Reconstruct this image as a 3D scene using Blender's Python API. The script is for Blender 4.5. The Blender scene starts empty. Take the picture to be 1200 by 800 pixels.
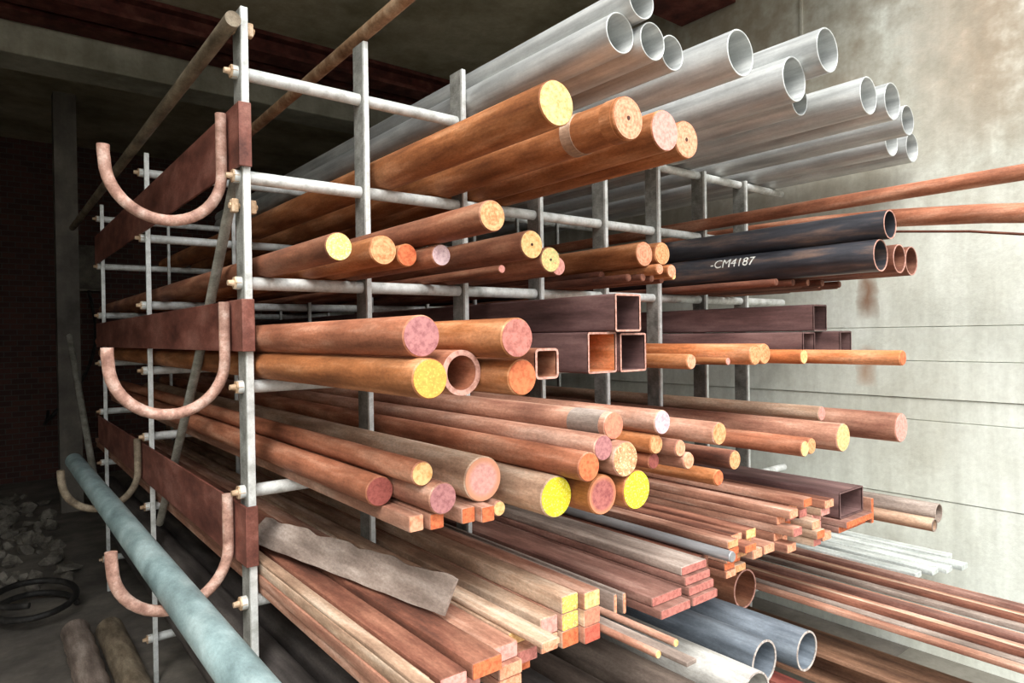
import bpy, bmesh, math, random
from mathutils import Vector, Matrix
random.seed(11)
scene = bpy.context.scene
COL = scene.collection
PI = math.pi

# ------------------------------------------------------------------ materials
def lin(c):
    return c / 12.92 if c <= 0.04045 else ((c + 0.055) / 1.055) ** 2.4
def rgb(h):
    h = h.lstrip('#')
    return tuple(lin(int(h[i:i + 2], 16) / 255.0) for i in (0, 2, 4)) + (1.0,)

def new_mat(name):
    m = bpy.data.materials.new(name); m.use_nodes = True
    nt = m.node_tree; nt.nodes.clear()
    out = nt.nodes.new('ShaderNodeOutputMaterial')
    b = nt.nodes.new('ShaderNodeBsdfPrincipled')
    nt.links.new(b.outputs[0], out.inputs[0])
    return m, nt, b

def coords(nt, scale, rand=True):
    tc = nt.nodes.new('ShaderNodeTexCoord')
    mp = nt.nodes.new('ShaderNodeMapping'); mp.inputs['Scale'].default_value = scale
    nt.links.new(tc.outputs['Object'], mp.inputs['Vector'])
    if rand:
        oi = nt.nodes.new('ShaderNodeObjectInfo')
        ml = nt.nodes.new('ShaderNodeMath'); ml.operation = 'MULTIPLY'; ml.inputs[1].default_value = 37.0
        nt.links.new(oi.outputs['Random'], ml.inputs[0])
        va = nt.nodes.new('ShaderNodeVectorMath'); va.operation = 'ADD'
        nt.links.new(mp.outputs[0], va.inputs[0]); nt.links.new(ml.outputs[0], va.inputs[1])
        return va.outputs[0]
    return mp.outputs[0]

def noise(nt, vec, scale, detail=5, rough=.6):
    n = nt.nodes.new('ShaderNodeTexNoise'); n.inputs['Scale'].default_value = scale
    n.inputs['Detail'].default_value = detail; n.inputs['Roughness'].default_value = rough
    nt.links.new(vec, n.inputs['Vector']); return n.outputs['Fac']

def ramp(nt, fac, stops):
    r = nt.nodes.new('ShaderNodeValToRGB'); e = r.color_ramp.elements
    e[0].position, e[0].color = stops[0][0], stops[0][1]
    e[1].position, e[1].color = stops[-1][0], stops[-1][1]
    for p, c in stops[1:-1]:
        x = e.new(p); x.color = c
    nt.links.new(fac, r.inputs[0]); return r.outputs[0]

def mix(nt, fac, a, b, mode='MIX'):
    m = nt.nodes.new('ShaderNodeMix'); m.data_type = 'RGBA'; m.blend_type = mode
    if isinstance(fac, float): m.inputs[0].default_value = fac
    else: nt.links.new(fac, m.inputs[0])
    for s, v in ((6, a), (7, b)):
        if isinstance(v, tuple): m.inputs[s].default_value = v
        else: nt.links.new(v, m.inputs[s])
    return m.outputs[2]

def bump(nt, b, fac, strength, dist=.002):
    n = nt.nodes.new('ShaderNodeBump'); n.inputs['Strength'].default_value = strength
    n.inputs['Distance'].default_value = dist
    nt.links.new(fac, n.inputs['Height']); nt.links.new(n.outputs[0], b.inputs['Normal'])

MATS = {}
def steel(name, dark, mid, light, rough=.7, metal=0.0, stretch=.12, scale=22, speck=.5, spec=.4, bmp=.5, grain=.55):
    """rolled steel: streaks along the bar, blotches, fine pitting"""
    m, nt, b = new_mat(name)
    v = coords(nt, (1, stretch, 1))
    f1 = noise(nt, v, scale, 5, .6)
    c = ramp(nt, f1, [(.30, rgb(dark)), (.5, rgb(mid)), (.70, rgb(light))])
    v2 = coords(nt, (1, .6, 1))
    f2 = noise(nt, v2, 9, 3, .55)
    t = ramp(nt, f2, [(.35, (.62, .60, .58, 1)), (.62, (1.25, 1.22, 1.2, 1))])
    c = mix(nt, speck, c, t, 'MULTIPLY')
    f3 = noise(nt, coords(nt, (1, .45, 1)), 170, 4, .75)
    g = ramp(nt, f3, [(.34, (.62, .60, .58, 1)), (.66, (1.3, 1.3, 1.3, 1))])
    c = mix(nt, grain, c, g, 'MULTIPLY')
    nt.links.new(c, b.inputs['Base Color'])
    b.inputs['Roughness'].default_value = rough; b.inputs['Metallic'].default_value = metal
    b.inputs['Specular IOR Level'].default_value = spec
    bump(nt, b, f3, bmp, .0012)
    MATS[name] = m; return m

def face(name, base, alt, rim=None, rough=.75, rings=0, specks=None):
    """cut end of a bar: colour with saw grain, brushed blotches"""
    m, nt, b = new_mat('end_' + name)
    f = noise(nt, coords(nt, (1, 1, 1)), 95, 4, .65)
    c = ramp(nt, f, [(.36, rgb(alt)), (.58, rgb(base))])
    if specks:
        f2 = noise(nt, coords(nt, (1, 1, 1)), 220, 2, .5)
        s = ramp(nt, f2, [(.55, (0, 0, 0, 1)), (.62, (1, 1, 1, 1))])
        c = mix(nt, s, c, rgb(specks))
    if rings:
        tc = nt.nodes.new('ShaderNodeTexCoord')
        w = nt.nodes.new('ShaderNodeTexWave'); w.wave_type = 'RINGS'; w.rings_direction = 'Y'
        w.inputs['Scale'].default_value = rings; w.inputs['Distortion'].default_value = 1.0
        nt.links.new(tc.outputs['Object'], w.inputs['Vector'])
        r = ramp(nt, w.outputs['Fac'], [(0, (.78, .72, .66, 1)), (.6, (1.05, 1.05, 1.05, 1))])
        c = mix(nt, .6, c, r, 'MULTIPLY')
    if rim:
        # a differently coloured ring that belongs to the paint job
        tc = nt.nodes.new('ShaderNodeTexCoord')
        g = nt.nodes.new('ShaderNodeTexGradient'); g.gradient_type = 'SPHERICAL'
        mp = nt.nodes.new('ShaderNodeMapping'); k = 1 / .055; mp.inputs['Scale'].default_value = (k, k, k)
        nt.links.new(tc.outputs['Object'], mp.inputs['Vector']); nt.links.new(mp.outputs[0], g.inputs['Vector'])
        r = ramp(nt, g.outputs['Fac'], [(.18, (1, 1, 1, 1)), (.40, (0, 0, 0, 1))])
        c = mix(nt, r, c, rgb(rim))
    nt.links.new(c, b.inputs['Base Color']); b.inputs['Roughness'].default_value = rough
    bump(nt, b, f, .35, .001)
    MATS['end_' + name] = m; return m

steel('galv', '#a3a5a5', '#c6c9c8', '#e6e8e6', rough=.40, metal=.25, stretch=.06, scale=26, speck=.35, bmp=.15, grain=0.18)
steel('orange', '#74401f', '#a5683e', '#d0966c', rough=.68)
steel('brightorange', '#8c4622', '#cb7a48', '#e8aa80', rough=.68)
steel('brown', '#5c3526', '#8d5a42', '#b48468', rough=.7)
steel('redorange', '#75422c', '#a86a4e', '#cf9a7e', rough=.7)
steel('red', '#45291f', '#7c4d3c', '#a8755e', rough=.8)
steel('pinkrust', '#835444', '#ae7f69', '#d8b29e', rough=.75)
steel('palerust', '#8a6c58', '#b8987f', '#dcc6b0', rough=.75)
steel('maroon', '#4c3634', '#6e5250', '#8a6c68', rough=.62, speck=.3, grain=0.3)
steel('maroonplate', '#5c3c33', '#866055', '#a98679', rough=.7)
steel('darkredplate', '#4a2320', '#7a3b33', '#9b5c50', rough=.7)
steel('brownbeam', '#5d4234', '#8b6750', '#b08a70', rough=.75)
steel('greyrust', '#6a5c54', '#93847a', '#b8aaa0', rough=.7)
steel('silver', '#84868a', '#a9abae', '#cdd0d2', rough=.35, metal=.5, speck=.2, grain=0.12)
steel('black', '#222328', '#3c3d43', '#80685c', rough=.38, speck=.5, bmp=.2, spec=.6, grain=0.35)
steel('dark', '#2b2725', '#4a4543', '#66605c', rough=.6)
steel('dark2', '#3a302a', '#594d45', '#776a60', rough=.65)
steel('bluegrey', '#4d545c', '#6c757f', '#909aa4', rough=.5, metal=.1, speck=.5, grain=0.35)
steel('palegrey', '#7d7a74', '#a3a19b', '#c6c5c0', rough=.6, speck=.6, grain=0.45)
steel('bluegreen', '#6f8486', '#93aaac', '#b4c8c9', rough=.5, speck=.6, stretch=.5, scale=9, grain=0.35)
steel('whitepaint', '#9fa6a4', '#c3c9c6', '#dde2df', rough=.6)
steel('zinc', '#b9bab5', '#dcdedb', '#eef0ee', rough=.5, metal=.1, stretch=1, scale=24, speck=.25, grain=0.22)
steel('zincshade', '#6e6e68', '#8e8f8a', '#a5a6a0', rough=.7, stretch=1, scale=20, speck=.5)  # darker copy of zinc: the shade on the post webs put into the colour
steel('zincdark', '#4e4e4a', '#73736d', '#8d8d86', rough=.6, metal=.1, stretch=1, scale=30, speck=.4)
steel('redpaint', '#583027', '#7f4c40', '#a06d60', rough=.6, stretch=.4, scale=12)
steel('hookpaint', '#8a6558', '#b89080', '#dcc0b2', rough=.6, stretch=1, scale=26)
steel('scaffold', '#5b4f40', '#857764', '#a59883', rough=.7, stretch=.3)
steel('scaffoldrust', '#6d4d35', '#99795c', '#c3a98c', rough=.7, stretch=1, scale=16)
steel('bracegrey', '#6d6a60', '#918e84', '#aeaba1', rough=.7)
steel('nut', '#8a6a4c', '#c2a484', '#e2cbb0', rough=.5, metal=.1, stretch=1)
steel('redpost', '#7d4a42', '#a8766c', '#c9a39a', rough=.6, stretch=1, scale=18)
steel('deepred', '#3a1712', '#5a2a22', '#74443a', rough=.8, stretch=1, scale=8)
steel('rubblemat', '#55504a', '#7c766c', '#a09a8e', rough=.9, stretch=1, scale=12)
steel('cablemat', '#1c1b1a', '#2d2b29', '#45423f', rough=.6)
steel('boxmat', '#4a443c', '#6d665b', '#857d70', rough=.7, stretch=1, scale=6)
steel('paintmark', '#c9cdc8', '#e4e6e0', '#f4f5f0', rough=.6, stretch=1)

face('cream', '#f2c98c', '#d79d5c', rings=0)
face('cream2', '#e8c58c', '#cfa066')
face('salmon', '#e9a886', '#cf7f5c', rings=26)
face('salmonflat', '#d98a6c', '#c4705a')
face('pink', '#e6a497', '#cf8478')
face('bigpink', '#e3a79b', '#cc8f86', rim='#d59474')
face('rose', '#c0786c', '#9c5a50')
face('mauve', '#b57a78', '#935a5c')
face('lilac', '#e3c6c8', '#bf9aa2')
face('tan', '#e3a877', '#bd7c4c', rings=30)
face('yellow', '#ecdc62', '#c9b090', specks='#f4e8b0')
face('yellow2', '#eca648', '#dc9440', specks='#eeb858')
face('brightyellow', '#eee32e', '#d9c31e', specks='#f2ee80')
face('greenish', '#dcd08c', '#b8b878', specks='#e4a070')
face('orange_end', '#d8784a', '#b85430')
face('red_end', '#cc6650', '#a84838')
face('darkred', '#a3584e', '#84403a')
face('roserim', '#b46a62', '#8f4a48', rim='#d98a60')
face('specks', '#d6a777', '#b57c56', specks='#ecd2a4')
face('yellowsplit', '#ecd45c', '#d4905c', specks='#f2e690')
face('pinkrim', '#d2a090', '#a87464')
face('palerim', '#c4bab2', '#8f8078')
for k in ('maroon', 'red', 'galv', 'silver', 'greyrust', 'whitepaint', 'brownbeam', 'darkredplate', 'dark'):
    MATS['end_' + k] = MATS[k]
m, nt, b = new_mat('dark_hole'); b.inputs['Base Color'].default_value = rgb('#4a2c20'); b.inputs['Roughness'].default_value = .9; MATS['hole'] = m

def concrete(name, dark, mid, light, scale=1.6, world=True, stains_shade=()):
    m, nt, b = new_mat(name)
    tc = nt.nodes.new('ShaderNodeTexCoord')
    v = tc.outputs['Object']
    f = noise(nt, v, scale, 8, .62)
    c = ramp(nt, f, [(.32, rgb(dark)), (.5, rgb(mid)), (.66, rgb(light))])
    mp = nt.nodes.new('ShaderNodeMapping'); mp.inputs['Scale'].default_value = (9, 9, 1.0)
    nt.links.new(v, mp.inputs['Vector'])
    f2 = noise(nt, mp.outputs[0], 1.4, 5, .6)
    g = ramp(nt, f2, [(.35, (.80, .79, .77, 1)), (.65, (1.12, 1.12, 1.12, 1))])
    c = mix(nt, .55, c, g, 'MULTIPLY')
    f3 = noise(nt, v, 40, 4, .7)
    g3 = ramp(nt, f3, [(.3, (.85, .84, .83, 1)), (.7, (1.1, 1.1, 1.1, 1))])
    c = mix(nt, .6, c, g3, 'MULTIPLY')
    for (y0, z0, z1, w, colr, al) in stains_shade:      # rust runs below fixings, plus shade painted on the upper wall
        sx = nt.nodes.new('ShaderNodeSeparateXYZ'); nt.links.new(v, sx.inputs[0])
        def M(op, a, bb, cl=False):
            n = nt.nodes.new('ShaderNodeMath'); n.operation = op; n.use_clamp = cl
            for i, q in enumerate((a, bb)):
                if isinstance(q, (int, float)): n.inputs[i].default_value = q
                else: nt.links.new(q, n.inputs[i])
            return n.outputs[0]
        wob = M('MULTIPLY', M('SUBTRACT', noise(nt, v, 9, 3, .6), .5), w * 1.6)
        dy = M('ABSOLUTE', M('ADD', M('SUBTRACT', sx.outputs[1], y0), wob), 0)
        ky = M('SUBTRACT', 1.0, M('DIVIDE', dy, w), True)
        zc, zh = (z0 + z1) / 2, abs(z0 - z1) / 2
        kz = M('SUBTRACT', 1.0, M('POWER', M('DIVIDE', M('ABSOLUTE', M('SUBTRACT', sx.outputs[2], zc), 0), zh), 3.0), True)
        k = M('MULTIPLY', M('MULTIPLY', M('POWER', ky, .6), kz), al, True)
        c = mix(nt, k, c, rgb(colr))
    nt.links.new(c, b.inputs['Base Color']); b.inputs['Roughness'].default_value = .88
    bump(nt, b, f3, .4, .004)
    MATS[name] = m; return m

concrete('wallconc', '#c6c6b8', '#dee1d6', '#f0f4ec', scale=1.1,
         stains_shade=((-.41, 1.93, 1.655, .055, '#8a6042', .9), (-.40, 1.53, 1.30, .05, '#ab805f', .75), (-.30, 3.0, 2.7, .10, '#a2805c', .5), (-.95, 3.9, 2.4, .34, '#ab8c6e', .7), (.55, 4.6, 2.0, 1.9, '#877862', .9)))  # the large upper patches paint the slab's shade into the wall colour
concrete('slabconc', '#857b62', '#a89d84', '#bdb39b')
concrete('beamconc', '#85806f', '#a5a08f', '#bfbaaa', scale=2)
concrete('floorconc', '#55504a', '#756e66', '#8f877c', scale=2)
concrete('outerground', '#5a564e', '#6c685f', '#7d796f')

def brick():
    m, nt, b = new_mat('old_brick')
    tc = nt.nodes.new('ShaderNodeTexCoord')
    mp = nt.nodes.new('ShaderNodeMapping'); mp.inputs['Rotation'].default_value = (PI / 2, 0, 0)
    nt.links.new(tc.outputs['Object'], mp.inputs['Vector'])
    t = nt.nodes.new('ShaderNodeTexBrick'); t.inputs['Scale'].default_value = 4
    t.inputs['Color1'].default_value = rgb('#5a3830'); t.inputs['Color2'].default_value = rgb('#452c27'); t.inputs['Mortar'].default_value = rgb('#544e48')
    nt.links.new(mp.outputs[0], t.inputs['Vector'])
    nt.links.new(t.outputs['Color'], b.inputs['Base Color']); b.inputs['Roughness'].default_value = .9
    MATS['brick'] = m
brick()

# ------------------------------------------------------------------ helpers
def link(name, bm, mat, parent=None, loc=(0, 0, 0), rot=(0, 0, 0), smooth_angle=None):
    me = bpy.data.meshes.new(name); bm.normal_update(); bm.to_mesh(me); bm.free()
    me.materials.append(MATS[mat] if isinstance(mat, str) else mat)
    o = bpy.data.objects.new(name, me); COL.objects.link(o)
    o.location = loc; o.rotation_euler = rot
    if parent: o.parent = parent
    return o
def empty(name, loc=(0, 0, 0)):
    o = bpy.data.objects.new(name, None); o.empty_display_size = .1; COL.objects.link(o); o.location = loc; return o
def tag(o, label, cat, group=None):
    o['label'] = label; o['category'] = cat
    if group: o['group'] = group
def structure(o): o['kind'] = 'structure'; return o

def box(bm, x0, x1, y0, y1, z0, z1, bev=0.0):
    r = bmesh.ops.create_cube(bm, size=1.0)
    vs = r['verts']
    for v in vs:
        v.co = Vector(((x0 + x1) / 2 + v.co.x * (x1 - x0), (y0 + y1) / 2 + v.co.y * (y1 - y0), (z0 + z1) / 2 + v.co.z * (z1 - z0)))
    if bev > 0:
        es = list({e for v in vs for e in v.link_edges})
        bmesh.ops.bevel(bm, geom=es, offset=bev, segments=2, profile=.5, affect='EDGES', clamp_overlap=True)
    return bm

def loft(bm, rings, close_start=True, close_end=True, smooth=True):
    """rings: list of lists of points (same length)"""
    vr = [[bm.verts.new(p) for p in r] for r in rings]
    n = len(vr[0])
    for a, b in zip(vr, vr[1:]):
        for i in range(n):
            f = bm.faces.new((a[i], b[i], b[(i + 1) % n], a[(i + 1) % n])); f.smooth = smooth
    if close_start: bm.faces.new(vr[0])
    if close_end: bm.faces.new(list(reversed(vr[-1])))
    return vr

def circ(r, y, n=36, cx=0, cz=0, wob=0, ph=0):
    return [Vector((cx + (r + wob * math.sin(3 * (2 * PI * i / n) + ph)) * math.cos(2 * PI * i / n), y, cz + (r + wob * math.sin(3 * (2 * PI * i / n) + ph)) * math.sin(2 * PI * i / n))) for i in range(n)]

def rrect(w, h, y, rad, n=4):
    pts = []
    for (sx, sz, a0) in ((1, 1, 0), (-1, 1, PI / 2), (-1, -1, PI), (1, -1, 3 * PI / 2)):
        for k in range(n + 1):
            a = a0 + k * PI / 2 / n
            pts.append(Vector((sx * (w / 2 - rad) + rad * math.cos(a), y, sz * (h / 2 - rad) + rad * math.sin(a))))
    return pts

def edge_split(bm, ang=40):
    es = [e for e in bm.edges if len(e.link_faces) == 2 and e.calc_face_angle(0) > math.radians(ang)]
    for e in es: e.smooth = False

def round_bar_mesh(r, L, n=36, seg=14, seed=0):
    bm = bmesh.new(); rnd = random.Random(seed)
    c = min(.0025, r * .12)
    rings = [circ(r - c, 0, n), circ(r, c, n)]
    for k in range(1, seg):
        y = L * k / seg
        rings.append(circ(r * (1 + rnd.uniform(-.006, .0)), y, n, wob=r * .004, ph=rnd.uniform(0, 6)))
    rings += [circ(r, L - c, n), circ(r - c, L, n)]
    loft(bm, rings); bmesh.ops.recalc_face_normals(bm, faces=bm.faces); edge_split(bm, 35); return bm

def pipe_mesh(r, L, wall=.10, n=40, deep=None):
    bm = bmesh.new(); ri = r * (1 - wall); c = .0012
    rings = [circ(ri, L, n), circ(ri, 0 + c, n), circ(ri + c, 0, n), circ(r - c, 0, n), circ(r, c, n), circ(r, L * .5, n), circ(r, L, n)]
    vr = [[bm.verts.new(p) for p in rr] for rr in rings]
    for a, b in zip(vr, vr[1:] + vr[:1]):
        for i in range(n):
            f = bm.faces.new((a[i], b[i], b[(i + 1) % n], a[(i + 1) % n])); f.smooth = True
    bmesh.ops.recalc_face_normals(bm, faces=bm.faces); edge_split(bm, 35); return bm

def sqtube_mesh(w, h, L, wall, rad):
    bm = bmesh.new(); ir = max(rad - wall, .002)
    rings = [rrect(w - 2 * wall, h - 2 * wall, L, ir), rrect(w - 2 * wall, h - 2 * wall, 0, ir), rrect(w, h, 0, rad), rrect(w, h, L, rad)]
    vr = [[bm.verts.new(p) for p in rr] for rr in rings]; n = len(vr[0])
    for a, b in zip(vr, vr[1:] + vr[:1]):
        for i in range(n):
            f = bm.faces.new((a[i], b[i], b[(i + 1) % n], a[(i + 1) % n])); f.smooth = True
    bmesh.ops.recalc_face_normals(bm, faces=bm.faces); edge_split(bm, 35); return bm

def flat_mesh(w, h, L, seed=0):
    bm = bmesh.new(); rnd = random.Random(seed); rad = min(.003, min(w, h) * .22)
    rings = [rrect(w - rad, h - rad, 0, rad * .7, 2), rrect(w, h, rad * .6, rad, 2)]
    for k in range(1, 6):
        rings.append(rrect(w - rnd.uniform(0, .0012), h - rnd.uniform(0, .0006), L * k / 6, rad, 2))
    rings.append(rrect(w, h, L, rad, 2))
    loft(bm, rings, smooth=True); bmesh.ops.recalc_face_normals(bm, faces=bm.faces); edge_split(bm, 25); return bm

def ibeam_mesh(w, h, L, tf=.014, tw=.009):
    pts = [(-w/2, -h/2), (w/2, -h/2), (w/2, -h/2+tf), (tw/2, -h/2+tf), (tw/2, h/2-tf), (w/2, h/2-tf), (w/2, h/2), (-w/2, h/2), (-w/2, h/2-tf), (-tw/2, h/2-tf), (-tw/2, -h/2+tf), (-w/2, -h/2+tf)]
    bm = bmesh.new(); a = [bm.verts.new((x, 0, z)) for x, z in pts]; b = [bm.verts.new((x, L, z)) for x, z in pts]
    n = len(pts)
    for i in range(n): bm.faces.new((a[i], b[i], b[(i+1) % n], a[(i+1) % n]))
    bm.faces.new(a); bm.faces.new(list(reversed(b)))
    bmesh.ops.recalc_face_normals(bm, faces=bm.faces); return bm

def sweep(path, r, n=14, flat=None):
    """tube along a 3-D polyline; flat=(w,h,twist list) gives a flat strip"""
    bm = bmesh.new(); pts = [Vector(p) for p in path]; rings = []
    up = Vector((0, 0, 1))
    prev = None
    for i, p in enumerate(pts):
        t = (pts[min(i + 1, len(pts) - 1)] - pts[max(i - 1, 0)]).normalized()
        if prev is None:
            ref = up if abs(t.dot(up)) < .95 else Vector((0, 1, 0))
            s = t.cross(ref).normalized()
        else:
            s = (prev - t * prev.dot(t)).normalized()
        prev = s
        q = s.cross(t).normalized()
        rr = r[i] if isinstance(r, (list, tuple)) else r
        rings.append([p + s * rr * math.cos(2 * PI * k / n) + q * rr * math.sin(2 * PI * k / n) for k in range(n)])
    loft(bm, rings); bmesh.ops.recalc_face_normals(bm, faces=bm.faces); edge_split(bm, 50); return bm

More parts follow.
